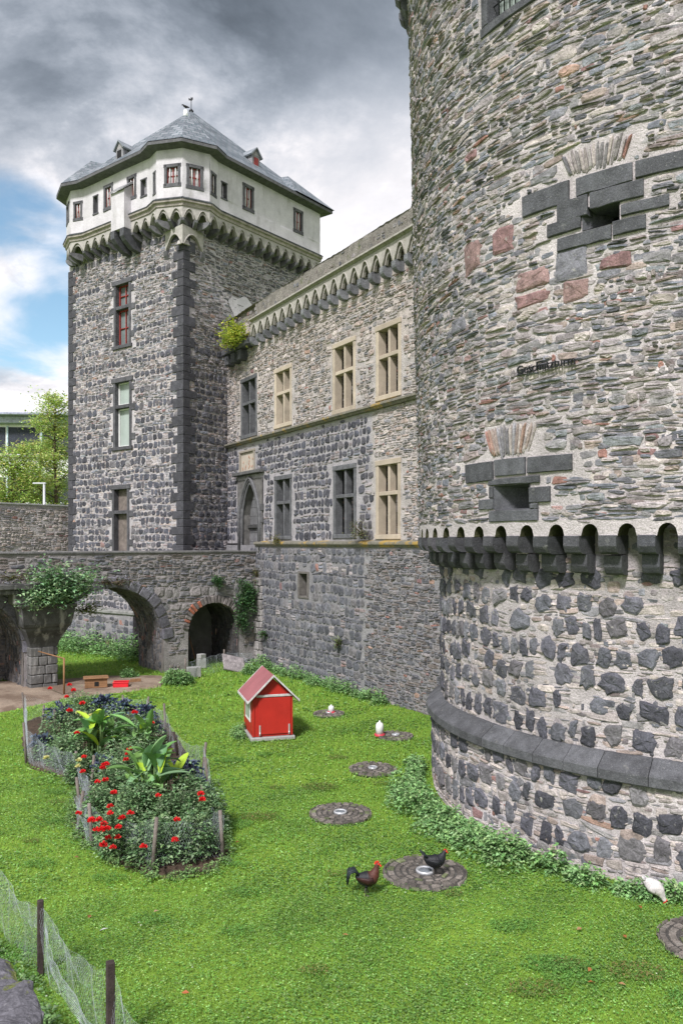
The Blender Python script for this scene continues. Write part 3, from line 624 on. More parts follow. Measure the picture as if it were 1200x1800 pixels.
    # barred window high up
    m = MB(); q = (win_u0, win_u1, win_z0, win_z1)
    for r in ((q[0], q[0] + .17, q[2] + .16, q[3] - .2), (q[1] - .17, q[1], q[2] + .16, q[3] - .2), (q[0] - .03, q[1] + .03, q[2], q[2] + .155), (q[0] - .03, q[1] + .03, q[3] - .2, q[3])): tower_block(m, r, .04, .34, DK * random.uniform(.9, 1.2), mapU)
    wn = part('window', m, M['dressed'], tw)
    m = MB(); m.add(mapU(np.array([q[0], q[1], q[1], q[0]]), np.array([q[2], q[2], q[3], q[3]]), np.full(4, -.26)), [np.array([[0, 1, 2, 3]])]); part('pane', m, M['glass2'], wn)
    m = MB()
    for k in range(1, 8): uu = q[0] + .17 + (q[1] - q[0] - .34) * k / 8; tube(m, mapU(np.array([uu, uu]), np.array([q[2], q[3]]), np.array([-.12, -.12])), .014, 5)
    for k in range(1, 9): zz = q[2] + (q[3] - q[2]) * k / 9; uu = np.linspace(q[0], q[1], 6); tube(m, mapU(uu, np.full(6, zz), np.full(6, -.12)), .014, 5)
    part('bars', m, M['dark_iron'], wn)
build_round()
# raised metal lettering on the tower
def lettering():
    cu = bpy.data.curves.new('lettering', 'FONT'); cu.body = 'Gesch\u00fctzturm'; cu.size = 1.0; cu.extrude = .5; cu.align_x = 'LEFT'
    o = bpy.data.objects.new('tmp', cu); C.objects.link(o); dg = bpy.context.evaluated_depsgraph_get(); me = bpy.data.meshes.new_from_object(o.evaluated_get(dg)); bpy.data.objects.remove(o)
    n = len(me.vertices); co = np.zeros(n * 3); me.vertices.foreach_get('co', co); co = co.reshape(-1, 3)
    a = tower_uz(915, 660, RU); b = tower_uz(1015, 641, RU); W_ = b[0] - a[0]; z0 = (a[1] + b[1]) / 2
    wx = co[:, 0].max() - co[:, 0].min(); sc_ = W_ / wx
    P = mapU(a[0] + (co[:, 0] - co[:, 0].min()) * sc_, z0 + co[:, 1] * sc_ * 1.1, .10 + co[:, 2] * .03)
    me.vertices.foreach_set('co', (P - WL[tw.name]).astype(np.float32).ravel()); me.update(); me.materials.clear(); me.materials.append(M['dark_iron'])
    ob = bpy.data.objects.new('lettering', me); C.objects.link(ob); ob.parent = tw; ob['label'] = 'dark raised metal letters on the round tower'
lettering()
# ================================================================= CASTLE WING (the long facade)
PO = np.array([2.9, 25.5, 0]); PD = np.array([.512, -.859, 0]); PN = np.array([-.859, -.512, 0]); mapW = plane_map(PO, PD, PN)
def ray_uz(px, py, o, du):
    d = np.array([(px - 600) / 1400, 1.0]); A = np.array([[d[0], -du[0]], [d[1], -du[1]]]); t, u = np.linalg.solve(A, np.array(o[:2])); return u, H - (py - 955) / 1400 * t
def rect_on(o, du, x0, x1, yt, yb, yt1=None, yb1=None):
    a = ray_uz(x0, yt, o, du); b = ray_uz(x0, yb, o, du); c = ray_uz(x1, yt1 or yt, o, du); d = ray_uz(x1, yb1 or yb, o, du)
    return (a[0], c[0], (b[1] + d[1]) / 2, (a[1] + c[1]) / 2)
wg = thing('castle_wing', PO + PD * -8, 'long roofless castle range with cross windows between the square tower and the round tower', 'building')
WR = lambda *a: rect_on(PO, PD, *a)
UB = WR(655, 656, 800, 900)[0]; UC = WR(644, 645, 1000, 1100)[0]; UJ = WR(400, 401, 800, 900)[0]
wins = [('dark', WR(424, 452, 668, 775, 657, 764)), ('sand', WR(483, 513, 650, 756, 640, 746)), ('sand', WR(585, 625, 604, 731, 594, 719)), ('sand', WR(661, 705, 576, 707, 558, 695)),
        ('dark', WR(483, 513, 840, 949, 832, 948)), ('dark', WR(586, 626, 822, 947, 813, 946)), ('sand', WR(661, 704, 813, 948, 803, 948))]
door = WR(424, 459, 848, 967, 846, 967); plaque = WR(423, 447, 797, 832, 793, 829)
slit = WR(530, 545, 1010, 1049, 1007, 1046)
SANDC = np.array([.41, .35, .275])
def cross_window(q, kind, parent, o, du, n, fw=.17, cross=.42, depth=.32, tun=1.15, stones=True, name='window'):
    col = SANDC if kind == 'sand' else np.array([.105, .108, .115]); m = MB(); u0, u1, z0, z1 = q; dn = np.asarray(n, float); duu = np.asarray(du, float)
    fr = lambda a, b, c, d, pr=.03, bk=depth, k=1.0: cbox(m, o, duu, dn, EZ, (a, -bk, c), (b, pr, d), .015, col * k * random.uniform(.88, 1.12))
    fr(u0, u0 + fw, z0 + fw, z1 - fw); fr(u1 - fw, u1, z0 + fw, z1 - fw); fr(u0 - .02, u1 + .02, z1 - fw, z1 + .02, .05); fr(u0 - .02, u1 + .02, z0, z0 + fw, .06)
    w_ = part(name, m, M['sandstone'] if kind == 'sand' else M['dressed'], parent)
    m = MB(); um = (u0 + u1) / 2; zt = z1 - (z1 - z0) * cross
    fr(um - .065, um + .065, z0 + fw, zt - .07, -.02, depth - .02); fr(um - .065, um + .065, zt + .07, z1 - fw, -.02, depth - .02); fr(u0 + fw, u1 - fw, zt - .07, zt + .07, .0, depth - .02)
    part('mullion', m, M['sandstone'] if kind == 'sand' else M['dressed'], w_)
    # deep masonry reveal behind the frame
    m = MB(); a, b, c, d = u0 + .05, u1 - .05, z0 + .05, z1 - .05; on = np.asarray(o, float)
    left = plane_map(on + duu * a - dn * depth, -dn, duu); right = plane_map(on + duu * b - dn * (depth + tun), dn, -duu)
    top = plane_map(on + duu * a - dn * depth + EZ * d, duu, -EZ, -dn); bot = plane_map(on + duu * a - dn * (depth + tun) + EZ * c, duu, EZ, dn); back = plane_map(on - dn * (depth + tun), duu, dn)
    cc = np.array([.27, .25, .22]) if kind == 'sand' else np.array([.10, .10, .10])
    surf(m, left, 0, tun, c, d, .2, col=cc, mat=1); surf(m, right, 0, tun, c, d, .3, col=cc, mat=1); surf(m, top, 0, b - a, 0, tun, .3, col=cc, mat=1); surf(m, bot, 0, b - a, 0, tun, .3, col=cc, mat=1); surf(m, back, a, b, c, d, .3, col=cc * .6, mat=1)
    if stones:
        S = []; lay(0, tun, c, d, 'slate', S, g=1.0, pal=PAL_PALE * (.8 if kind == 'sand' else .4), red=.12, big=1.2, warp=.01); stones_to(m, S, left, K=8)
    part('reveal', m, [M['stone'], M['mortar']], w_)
    return w_
def build_wing():
    mb = MB(); U0, U1 = UJ - .3, 3.4
    hol = [q for _, q in wins] + [door, plaque]
    def mc(u, v): 
        c = np.tile(np.array([.40, .37, .325]), (len(u), 1)); c[(u < UB) & (v < 10.3)] = (.33, .315, .30); c[v > 12.5] *= (1.04, 1.0, .97); return c
    surf(mb, mapW, U0, U1, 5.5, 16.0, .2, hol, col=mc, amp=.012)
    ex = [(q[0] - .06, q[1] + .06, q[2] - .04, q[3] + .06) for _, q in wins] + [(door[0] - .35, door[1] + .3, door[2], door[3] + .25), (plaque[0] - .1, plaque[1] + .1, plaque[2] - .12, plaque[3] + .12)]
    S = []
    lay(U0, U1, 10.42, 14.75, lambda v, k: 'slate' if k % 3 else 'fine', S, ex, pal=PAL_PALE, red=.02, big=1.15, warp=.03)
    lay(U0, UB, 5.62, 10.2, lambda v, k: 'basalt' if k % 4 else 'slate', S, ex, pal=None, g=.9, big=.98, warp=.02, mask=None)
    lay(UB + .05, U1, 5.62, 10.25, 'slate', S, ex, pal=PAL_PALE * 1.08, red=.01, warp=.02, g=.8)
    # basalt in the courses of the dark field
    stones_to(mb, S, mapW, K=9, disp=lambda u, v: hnoise(u, v, .012))
    # dark upper left strip next to the tower (old weathering) is built of darker stone
    # lower wall down to the moat
    map0 = plane_map(PO + PN * .10, PD, PN)
    def mc2(u, v): c = np.tile(np.array([.22, .215, .205]), (len(u), 1)); c[u > UC] = (.25, .245, .23); return c
    surf(mb, map0, -17, U1, -.3, 5.42, .2, [slit], col=mc2, amp=.015)
    S = []; ex0 = [(slit[0] - .12, slit[1] + .12, slit[2] - .12, slit[3] + .12)]
    lay(-14.0, UC, -.1, 5.35, lambda v, k: 'basalt' if k % 5 else 'slate', S, ex0, pal=PAL_BAS2 * 1.1, g=.55, big=1.0, warp=.03)
    lay(UC + .05, U1, -.1, 5.35, lambda v, k: 'slate' if k % 3 else 'fine', S, ex0, pal=PAL_DKSL * 1.15, g=.7, big=1.1, warp=.03)
    stones_to(mb, S, map0, K=9, disp=lambda u, v: hnoise(u, v, .015))
    o = part('wall', mb, [M['stone'], M['mortar']], wg)
    # wall thickness: top and back
    m = MB(); box_lo = (U0, -1.9, 5.5)
    cbox(m, PO, PD, PN, EZ, (U0, -2.0, -.3), (U1, -1.75, 15.9), .02); part('inner_wall', m, M['parapet'], wg)
    # parapet
    m = MB(); mp = plane_map(PO + PN * .12, PD, PN); surf(m, mp, WR(453, 454, 600, 700)[0], U1, 15.78, 16.58, .15, amp=.03, mat=0); 
    mp2 = plane_map(PO - PN * .05, PD, PN); surf(m, mp2, U0, WR(453, 454, 600, 700)[0], 15.3, 16.58, .15, amp=.03, mat=0)
    tp = plane_map(PO + PN * .14 + EZ * 16.57, PD, EZ, -PN); surf(m, tp, U0, U1, 0, .9, .2, amp=.03, mat=0)
    S = []; lay(U0, U1, 15.85, 16.5, 'block', S, pal=PAL_DKSL * 1.35, g=2.0, big=.6, prot=.4, mask=lambda u, v: random.random() > .7); stones_to(m, S, mp, K=8, mat=1)
    part('parapet', m, [M['parapet'], M['stone']], wg)
    # moulded ledges
    m = MB()
    for (a, b, zt, pr) in ((UJ + .02, U1, 15.78, .42),): pass
    ul = WR(453, 454, 600, 700)[0]
    pts = [(ul, 0), (U1, 0)]
    def ledge(m, a, b, z0, z1, pr):
        u = a
        while u < b:
            L_ = min(random.uniform(.9, 1.5), b - u)
            extr(m, PO + PD * (u + .004), PN, EZ, [(-.05, z0), (pr * .55, z0), (pr * .8, z0 + (z1 - z0) * .45), (pr, z0 + (z1 - z0) * .5), (pr, z1 - .03), (pr - .05, z1), (-.05, z1 + .06)], PD * (L_ - .008)); u += L_
    ledge(m, UJ, U1, 10.24, 10.42, .24); part('string_course', m, M['lichen'], wg)
    m = MB(); ledge(m, -13.2, U1, 5.36, 5.56, .24); part('lower_ledge', m, M['lichen'], wg)
    m = MB(); ledge(m, ul, U1, 15.62, 15.80, .5)
    A = PO + PD * ul + PN * .36; B = PO + PD * (U1 + .02) + PN * .36
    cor = path_band(m, [A[:2], B[:2]], 15.0, 15.52, 15.64, .22, .72, .13, True, (1, 1, 1), 0, rib=.03, K=8)
    # inner cusped slab set back, making the trefoil heads
    A2 = PO + PD * ul + PN * .30; B2 = PO + PD * (U1 + .02) + PN * .30
    path_band(m, [A2[:2], B2[:2]], 15.02, 15.36, 15.64, .1, .72, .30, True, (.9, .9, .9), 0, K=8)
    part('arcade', m, mat('arcade_stone', (.35, .33, .30), attr=True, n_amt=.2, bump=.4, stain=(.2, .18, .15), st_scale=3), wg)
    for c0, d, n, wd in cor:
        m = MB(); o3 = np.array([*(c0), 0]); d3 = np.array([*d, 0]); n3 = np.array([*n, 0]); cc = np.array([.15, .155, .165]) * random.uniform(.75, 1.2)
        pr = [(-.38, 14.66), (-.16, 14.64), (-.06, 14.68), (.0, 14.76), (.02, 14.82), (.02, 14.98), (.0, 15.0), (-.38, 15.0)]
        extr(m, o3 - d3 * .115, n3, EZ, pr, d3 * .23, cc); part('corbel', m, M['dressed'], wg)
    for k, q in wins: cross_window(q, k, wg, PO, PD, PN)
    # slit
    m = MB(); u0, u1, z0, z1 = slit; on = PO + PN * .10
    for a, b, c, d in ((u0 - .1, u0 + .04, z0, z1), (u1 - .04, u1 + .1, z0, z1), (u0 - .1, u1 + .1, z1, z1 + .1), (u0 - .1, u1 + .1, z0 - .1, z0)): cbox(m, on, PD, PN, EZ, (a, -.35, c), (b, .04, d), .01, (.13, .12, .11))
    cbox(m, on, PD, PN, EZ, (u0, -.4, z0), (u1, -.36, z1), .005, (.01, .01, .01)); part('slit_window', m, M['dressed'], wg)
    # pointed doorway with dressed jambs, planked leaf
    u0, u1, z0, z1 = door; m = MB(); um = (u0 + u1) / 2; hw = (u1 - u0) / 2 - .02; zs = z0 + (z1 - z0) * .52
    arch = []
    for k in range(13):
        q = k / 12 * 2 - 1; arch.append((um + q * hw * .78, zs + (z1 - zs - .12) * (1 - abs(q) ** 1.6) ** .8))
    # surround slab with the arch cut out
    outer = [(u0 - .3, z1 + .12), (u1 + .25, z1 + .12)]
    V = []; F = []
    top = z1 + .12
    xs = [u0 - .3] + [a for a, _ in arch] + [u1 + .25]; zb_ = [z0] + [b for _, b in arch] + [z0]
    xs = [u0 - .3, um - hw * .78 - .001] + [a for a, _ in arch] + [um + hw * .78 + .001, u1 + .25]; zb_ = [z0, z0] + [b for _, b in arch] + [z0, z0]
    for x_, z_ in zip(xs, zb_): V += [PO + PD * x_ + PN * .06 + EZ * z_, PO + PD * x_ + PN * .06 + EZ * top, PO + PD * x_ - PN * .45 + EZ * z_]
    n_ = len(xs)
    for k in range(n_ - 1): F += [[3 * k, 3 * k + 3, 3 * k + 4, 3 * k + 1], [3 * k + 2, 3 * k + 5, 3 * k + 3, 3 * k]]
    m.add(np.array(V), [np.array(F)], (.13, .125, .12))
    z = z0
    while z < zs + .3:
        hh = random.uniform(.26, .36)
        for sd_ in (-1, 1):
            e = um + sd_ * hw * .80; f = um + sd_ * (hw + random.choice((.18, .32))); cbox(m, PO, PD, PN, EZ, (min(e, f), -.1, z + .006), (max(e, f), .09, z + hh - .006), .012, np.array([.11, .11, .115]) * random.uniform(.75, 1.25))
        z += hh
    for e, (rr, pr_, cc) in enumerate(((.07, .02, .10), (.06, .07, .07), (.07, .10, .12))):
        off_ = .05 + e * .13; cur = [(um - hw * .78 - off_, z0)] + [(um + (x_ - um) * (1 + off_ / (hw * .78)), zs + (z_ - zs) * (1 + off_ / (z1 - zs - .12))) for x_, z_ in arch] + [(um + hw * .78 + off_, z0)]
        tube(m, [PO + PD * x_ + PN * pr_ + EZ * z_ for x_, z_ in cur], rr, 6, (cc, cc, cc * 1.05))
    cbox(m, PO, PD, PN, EZ, (u0 - .45, 0, z1 + .34), (u1 + .35, .3, z1 + .50), .02, (.10, .10, .10))
    dw = part('doorway', m, M['dressed'], wg)
    m = MB(); 
    for k in range(8):
        zz0 = z0 + (z1 - z0) * k / 8; cbox(m, PO, PD, PN, EZ, (um - hw * .8, -.42, zz0 + .005), (um + hw * .8, -.34, zz0 + (z1 - z0) / 8 - .005), .01, np.array([.13, .13, .135]) * random.uniform(.7, 1.2))
    cbox(m, PO, PD, PN, EZ, (um - hw * .8, -.34, z0 + 1.05), (um + hw * .8, -.22, z0 + 1.2), .01, (.05, .05, .05)); part('door_leaf', m, M['dressed'], dw)
    # plaque above the door
    u0, u1, z0, z1 = plaque; m = MB()
    cbox(m, PO, PD, PN, EZ, (u0, -.2, z0), (u1, -.03, z1), .01, (.42, .37, .31))
    for a, b, c, d in ((u0 - .08, u0 + .03, z0, z1), (u1 - .03, u1 + .08, z0, z1), (u0 - .1, u1 + .1, z0 - .1, z0), (u0 - .1, u1 + .1, z1, z1 + .11)): cbox(m, PO, PD, PN, EZ, (a, -.1, c), (b, .06, d), .015, (.27, .24, .20))
    for k in range(14):
        a = rng.uniform(u0 + .15, u1 - .15); b = rng.uniform(z0 + .18, z1 - .2); cbox(m, PO, PD, PN, EZ, (a - .03, -.05, b - .05), (a + .03, -.005, b + .05), .008, (.36, .22, .16))
    part('carved_plaque', m, M['sandstone'], wg)
    # dark console and gutter block where the wing meets the tower, under the sapling
    m = MB(); a = UJ + .4
    for k in range(3): cbox(m, PO, PD, PN, EZ, (a + .2 + k * .75, -.1, 14.2 + .0), (a + .6 + k * .75, .42, 14.7), .04, DK)
    cbox(m, PO, PD, PN, EZ, (a, -.1, 14.7), (ul - .05, .5, 15.0), .04, DK * 1.1); cbox(m, PO, PD, PN, EZ, (a, -.1, 15.0), (ul - .05, .2, 15.4), .04, (.2, .19, .17)); part('console', m, M['dressed'], wg)
    # pale quoins at the moat corner beside the bridge
    m = MB(); z = 0; c0 = -13.4
    while z < 3.6:
        hh = random.uniform(.26, .44); u = c0 - .25
        while u < c0 + .8:
            ww = random.uniform(.3, .6); cbox(m, PO + PN * .1, PD, PN, EZ, (u + .01, -.1, z + .01), (min(u + ww, c0 + 1.0) - .01, .13 + random.uniform(-.03, .03), z + hh - .01), .03, np.array([.26, .25, .23]) * random.uniform(.6, 1.2), jit=.015); u += ww
        z += hh
    part('corner_stones', m, M['stone'], wg)
build_wing()
# ================================================================= SQUARE TOWER
TU = np.array([.613, .79, 0]); TV = np.array([-.79, .613, 0]); S0 = np.array([-7.47, 37.64, 0]); C0 = S0 - TU * .6 - TV * .6
nL = -TU; nR = -TV
LEN = 9.25
st = thing('square_tower', S0 + TU * 4.6 + TV * 4.6, 'tall square castle tower with dark corner stones, whitewashed top storey and slate roof', 'tower')
mapSL = plane_map(S0, -TV, nL); mapSR = plane_map(S0, TU, nR)
LR = lambda *a: rect_on(S0, -TV, *a)
sw = [('top', LR(201, 231, 505, 609, 493, 604)), ('mid', LR(200, 232, 674, 786, 668, 784)), ('low', LR(198, 228, 862, 970, 857, 970))]
def build_square():
    mb = MB(); hol = [q for _, q in sw]
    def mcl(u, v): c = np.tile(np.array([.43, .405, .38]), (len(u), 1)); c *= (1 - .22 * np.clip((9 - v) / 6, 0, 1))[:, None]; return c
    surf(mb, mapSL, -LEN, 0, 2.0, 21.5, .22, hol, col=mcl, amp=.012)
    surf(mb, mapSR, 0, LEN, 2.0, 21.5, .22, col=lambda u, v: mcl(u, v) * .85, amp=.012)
    ex = [(q[0] - .08, q[1] + .08, q[2] - .06, q[3] + .08) for _, q in sw]
    def kd(v, k):
        if v < 11: return 'slate' if k % 5 == 0 else 'basalt'
        if v < 16.5: return 'basalt' if k % 4 == 0 else 'slate'
        return 'basalt' if k % 11 == 0 else 'slate'
    S = []; lay(-LEN + .35, -.4, 5.0, 20.6, 'fine', S, ex, g=.9, red=.02, big=1.5, warp=.04, prot=.4, pal=np.concatenate([PAL_PALE, PAL_SLATE])); stones_to(mb, S, mapSL, K=8, disp=lambda u, v: hnoise(u, v, .012))
    S = []; lay(.4, 3.4, 5.0, 16.2, 'fine', S, g=.9, red=.02, big=1.5, warp=.04, prot=.4, pal=np.concatenate([PAL_PALE * .85, PAL_SLATE])); stones_to(mb, S, mapSR, K=8, disp=lambda u, v: hnoise(u, v, .012))
    S = []; lay(-LEN + .35, -.4, 5.0, 20.6, kd, S, ex, g=1.0, red=.02, big=1.0, warp=.035, mask=lambda u, v: random.random() > .06)
    stones_to(mb, S, mapSL, K=9, disp=lambda u, v: hnoise(u, v, .012))
    def kd2(v, k):
        if v < 13: return 'slate' if k % 5 == 0 else 'basalt'
        return 'basalt' if (k % 6 == 0 and v < 16.5) else 'slate'
    S = []; lay(.4, 3.4, 5.0, 16.2, kd2, S, g=1.0, big=1.0, warp=.035); stones_to(mb, S, mapSR, K=9, disp=lambda u, v: hnoise(u, v, .012))
    S = []; lay(.4, LEN, 16.2, 20.6, 'slate', S, g=1.0, red=.03, warp=.12, big=1.1, pal=np.concatenate([PAL_SLATE, PAL_DKSL])); stones_to(mb, S, mapSR, K=8)
    # a pale replastered patch low on the right face
    S = []; lay(-LEN, 0, 2.15, 5.0, 'basalt', S, g=.7, pal=PAL_BAS2); stones_to(mb, S, mapSL, K=8)
    # far sides
    surf(mb, plane_map(S0 + TU * LEN, TV, TU), 0, LEN, 0, 21.5, 1, col=(.3, .28, .26), amp=0); surf(mb, plane_map(S0 + TV * LEN, TU, TV), 0, LEN, 0, 21.5, 1, col=(.3, .28, .26), amp=0)
    # battered foot in the moat
    mpf = plane_map(S0 + nL * .45, -TV, nL); surf(mb, mpf, -LEN - 14, .4, -.3, 1.95, .3, col=(.26, .25, .24), amp=.02)
    S = []; lay(-LEN - 14, .4, -.1, 1.85, lambda v, k: 'block' if k % 3 else 'basalt', S, g=1.1, pal=PAL_BAS2 * 1.15, big=1.1); stones_to(mb, S, mpf, K=9)
    part('wall', mb, [M['stone'], M['mortar']], st)
    m = MB(); cbox(m, S0, -TV, nL, EZ, (-LEN - 14, -.3, 1.92), (.5, .55, 2.15), .06, (.22, .22, .21)); part('foot_ledge', m, M['dressed'], st)
    # quoins
    m = MB(); m2 = MB(); z = 5.0; k = 0
    while z < 19.9:
        hh = random.uniform(.36, .5); k += 1; la, lb = (.78, .42) if k % 2 else (.42, .74); la *= random.uniform(.85, 1.12); lb *= random.uniform(.85, 1.12); cc = np.array([.052, .052, .060]) * random.uniform(.85, 1.3)
        cbox(m, S0, TU, TV, EZ, (-.05, -.05, z + .006), (lb, la, z + hh - .006), .015, cc)
        cc = np.array([.052, .052, .060]) * random.uniform(.85, 1.3); cbox(m2, S0 + TV * LEN, TU, -TV, EZ, (-.05, -.05, z + .006), (lb, (.36 if k % 2 else .62), z + hh - .006), .015, cc); z += hh
    part('quoins', m, M['dressed'], st); part('quoins', m2, M['dressed'], st)
    # shaft windows
    for nm, q in sw:
        u0, u1, z0, z1 = q; m = MB(); col = np.array([.075, .075, .082]); fr = lambda a, b, c, d, pr=.05, bk=.3: cbox(m, S0, -TV, nL, EZ, (a, -bk, c), (b, pr, d), .015, col * random.uniform(.85, 1.2))
        fw = .17; fr(u0, u0 + fw, z0, z1); fr(u1 - fw, u1, z0, z1); fr(u0 - .12, u1 + .12, z1 - .02, z1 + .22, .08); fr(u0 - .1, u1 + .1, z0 - .18, z0, .1)
        zt = z0 + (z1 - z0) * (.62 if nm != 'low' else .63); fr(u0 + fw, u1 - fw, zt - .09, zt + .09, .03)
        for zz in (z0 + .3, zt - .25, z1 - .5): fr(u0 - random.uniform(.15, .35), u0, zz, zz + .33, .04); fr(u1, u1 + random.uniform(.15, .35), zz, zz + .33, .04)
        wn = part('window', m, M['dressed'], st)
        m = MB(); cbox(m, S0, -TV, nL, EZ, (u0 + .1, -.30, z0), (u1 - .1, -.26, z1), .01, (.20, .13, .11)); 
        part('pane', m, M['glass2'] if nm == 'mid' else (M['glass'] if nm == 'top' else M['plank_dark'] if 'plank_dark' in M else M['wood']), wn)
        if nm != 'low':
            m = MB(); a, b = u0 + fw, u1 - fw
            for c, d in ((z0, zt - .09), (zt + .09, z1)):
                for x0, x1, y0, y1 in ((a, a + .07, c, d), (b - .07, b, c, d), (a, b, c, c + .07), (a, b, d - .07, d)): cbox(m, S0, -TV, nL, EZ, (x0, -.255, y0), (x1, -.18, y1), .01)
                if nm == 'top': cbox(m, S0, -TV, nL, EZ, ((a + b) / 2 - .03, -.255, c), ((a + b) / 2 + .03, -.19, d), .01); cbox(m, S0, -TV, nL, EZ, (a, -.25, (c + d) / 2 - .025), (b, -.195, (c + d) / 2 + .025), .01)
            part('casement', m, M['redwood'] if nm == 'top' else M['white'], wn)
    # ---- upper storey: plan in (u, v) from C0
    LT = 10.35; LV = 9.95
    plan = [(-.25, 1.5), (.3, .3), (1.5, -.25), (2.3, 0), (LT - .3, 0), (LT - .3, LV), (2.3, LV), (1.5, LV + .25), (.3, LV - .3), (-.25, LV - 1.5), (0, LV - 2.3), (0, 2.3)]
    W2 = lambda p: (C0 + TU * p[0] + TV * p[1])[:2]
    Z0, Z1 = 21.6, 24.1
    path = [plan[k] for k in (7, 8, 9, 10, 11, 0, 1, 2, 3, 4)]     # left turret to right corner, going left to right
    uw = [(130, 154, 354, 386), (183, 199, 325, 368), (224, 240, 309, 350), (270, 279, 300, 339), (289, 317.5, 289, 327), (328, 357, 291, 332), (368, 380, 303, 343), (427, 446, 326, 370), (516, 532, 369, 409), (116, 122, 362, 395)]
    slits = [(164.5, 173, 344, 376), (248, 258, 315, 345), (389, 399, 321, 350)]
    def locate(x):
        for k in range(len(path) - 1, -1, -1):
            if k == len(path) - 1: continue
            a, b = W2(path[k]), W2(path[k + 1]); d = (b - a) / np.linalg.norm(b - a)
            u, _ = ray_uz(x, 300, a, d)
            if -0.01 <= u <= np.linalg.norm(b - a) and np.array([d[1], -d[0]]) @ (-(a)) > 0: return k, a, d
        return None
    m = MB(); openings = {}
    for W_ in uw + slits:
        r = locate((W_[0] + W_[1]) / 2)
        if r is None: continue
        k, a, d = r; q = rect_on(a, d, *W_); openings.setdefault(k, []).append((q, W_ in slits))
    wl = []
    for k in range(len(plan)):
        pass
    for k in range(len(path) - 1):
        a, b = W2(path[k]), W2(path[k + 1]); L_ = np.linalg.norm(b - a); d = (b - a) / L_; n = np.array([d[1], -d[0]])
        mp = plane_map((*a, 0), (*d, 0), (*n, 0)); ops = [(max(q[0], .08), min(q[1], L_ - .08), q[2], q[3]) for q, _ in openings.get(k, [])]
        surf(m, mp, 0, L_, Z0, Z1, .3, ops, col=(1, 1, 1), mat=0, amp=.012)
        for (q, sl), o_ in zip(openings.get(k, []), ops): wl.append((o_, sl, (*a, 0), (*d, 0), (*n, 0)))
    for pa, pb in ((plan[4], plan[5]), (plan[5], plan[6]), (plan[6], plan[7])):
        a, b = W2(pa), W2(pb); L_ = np.linalg.norm(b - a); d = (b - a) / L_; n = np.array([d[1], -d[0]]); surf(m, plane_map((*a, 0), (*d, 0), (*n, 0)), 0, L_, Z0 - 1.2, Z1, 1.0, mat=0, amp=0)
    # floor of the overhanging storey
    V = [(*W2(p), Z0 - .02) for p in plan]; m.add_polys(np.array(V), [list(range(len(V)))])
    up = part('upper_storey', m, M['render'], st)
    for (q, sl, o_, d, n) in wl:
        o_, d, n = (np.asarray(x, float) for x in (o_, d, n)); u0, u1, z0, z1 = q; fw = .045 if sl else min(.13, (u1 - u0) * .2); m = MB(); col = np.array([.085, .085, .092])
        for a, b, c, e in ((u0, u0 + fw, z0, z1), (u1 - fw, u1, z0, z1), (u0 - .03, u1 + .03, z1 - fw, z1 + .03), (u0 - .04, u1 + .04, z0 - .05, z0 + fw)): cbox(m, o_, d, n, EZ, (a, -.25, c), (b, .035, e), .01, col * random.uniform(.85, 1.25))
        wn = part('window', m, M['dressed'], up)
        m = MB(); cbox(m, o_, d, n, EZ, (u0 + .02, -.16 if not sl else -.24, z0), (u1 - .02, -.12 if not sl else -.2, z1), .005, (.3, .3, .3)); part('pane', m, M['curtain'] if not sl else M['render'], wn)
        if not sl:
            m = MB(); a, b = u0 + fw, u1 - fw; c, e = z0 + fw, z1 - fw
            for x0, x1, y0, y1 in ((a, a + .035, c, e), (b - .035, b, c, e), (a, b, c, c + .035), (a, b, e - .035, e), ((a + b) / 2 - .022, (a + b) / 2 + .022, c, e), (a, b, (c + e) / 2 - .015, (c + e) / 2 + .015)): cbox(m, o_, d, n, EZ, (x0, -.115, y0), (x1, -.075, y1), .005)
            part('casement', m, M['redwood'], wn); m = MB()
            for k in (.25, .75): tube(m, [o_ + d * (a + (b - a) * k) + EZ * c - n * .04, o_ + d * (a + (b - a) * k) + EZ * e - n * .04], .02, 5)
            part('bars', m, M['white'], wn)
    # latrine oriel with a lean-to roof on the left face
    m = MB(); q = rect_on(C0, -TV, 208, 231, 345, 400); a, b = q[0], q[1]
    extr(m, C0 - TV * a, nL, EZ, [(-.1, 20.9), (.42, 20.9), (.42, 22.75), (-.1, 23.15)], -TV * (b - a)); ori = part('oriel', m, M['render'], up)
    m = MB(); extr(m, C0 - TV * (a - .08), nL, EZ, [(-.05, 23.17), (.52, 22.72), (.52, 22.80), (-.05, 23.28)], -TV * (b - a + .16), (.25, .25, .26)); part('oriel_roof', m, M['dressed'], ori)
    m = MB()
    for e in (a, b - .3): extr(m, C0 - TV * e, nL, EZ, [(-.7, 19.9), (-.1, 20.0), (.3, 20.3), (.45, 20.5), (.45, 20.88), (-.7, 20.88)], -TV * .3, DK)
    part('corbel', m, M['dressed'], ori)
    # string course and arcade
    m = MB()
    off = lambda p, e: p
    for k in range(len(path) - 1):
        a, b = W2(path[k]), W2(path[k + 1]); L_ = np.linalg.norm(b - a); d = (b - a) / L_; n = np.array([d[1], -d[0]])
        extr(m, (*(a - d * .04), 0), (*n, 0), EZ, [(-.05, 21.30), (.05, 21.30), (.07, 21.42), (.16, 21.47), (.17, 21.55), (.0, 21.66)], np.array([*d, 0]) * (L_ + .08), (.30, .27, .24))
        extr(m, (*(a - d * .04), 0), (*n, 0), EZ, [(.0, 21.665), (.185, 21.55), (.20, 21.60), (.02, 21.72)], np.array([*d, 0]) * (L_ + .08), (.07, .075, .08))
    part('string_course', m, M['dressed'], st)
    m = MB(); cor = path_band(m, [W2(p) for p in path], 20.74, 21.20, 21.31, .25, .66, .11, True, (1, 1, 1), 0, rib=.028, K=8)
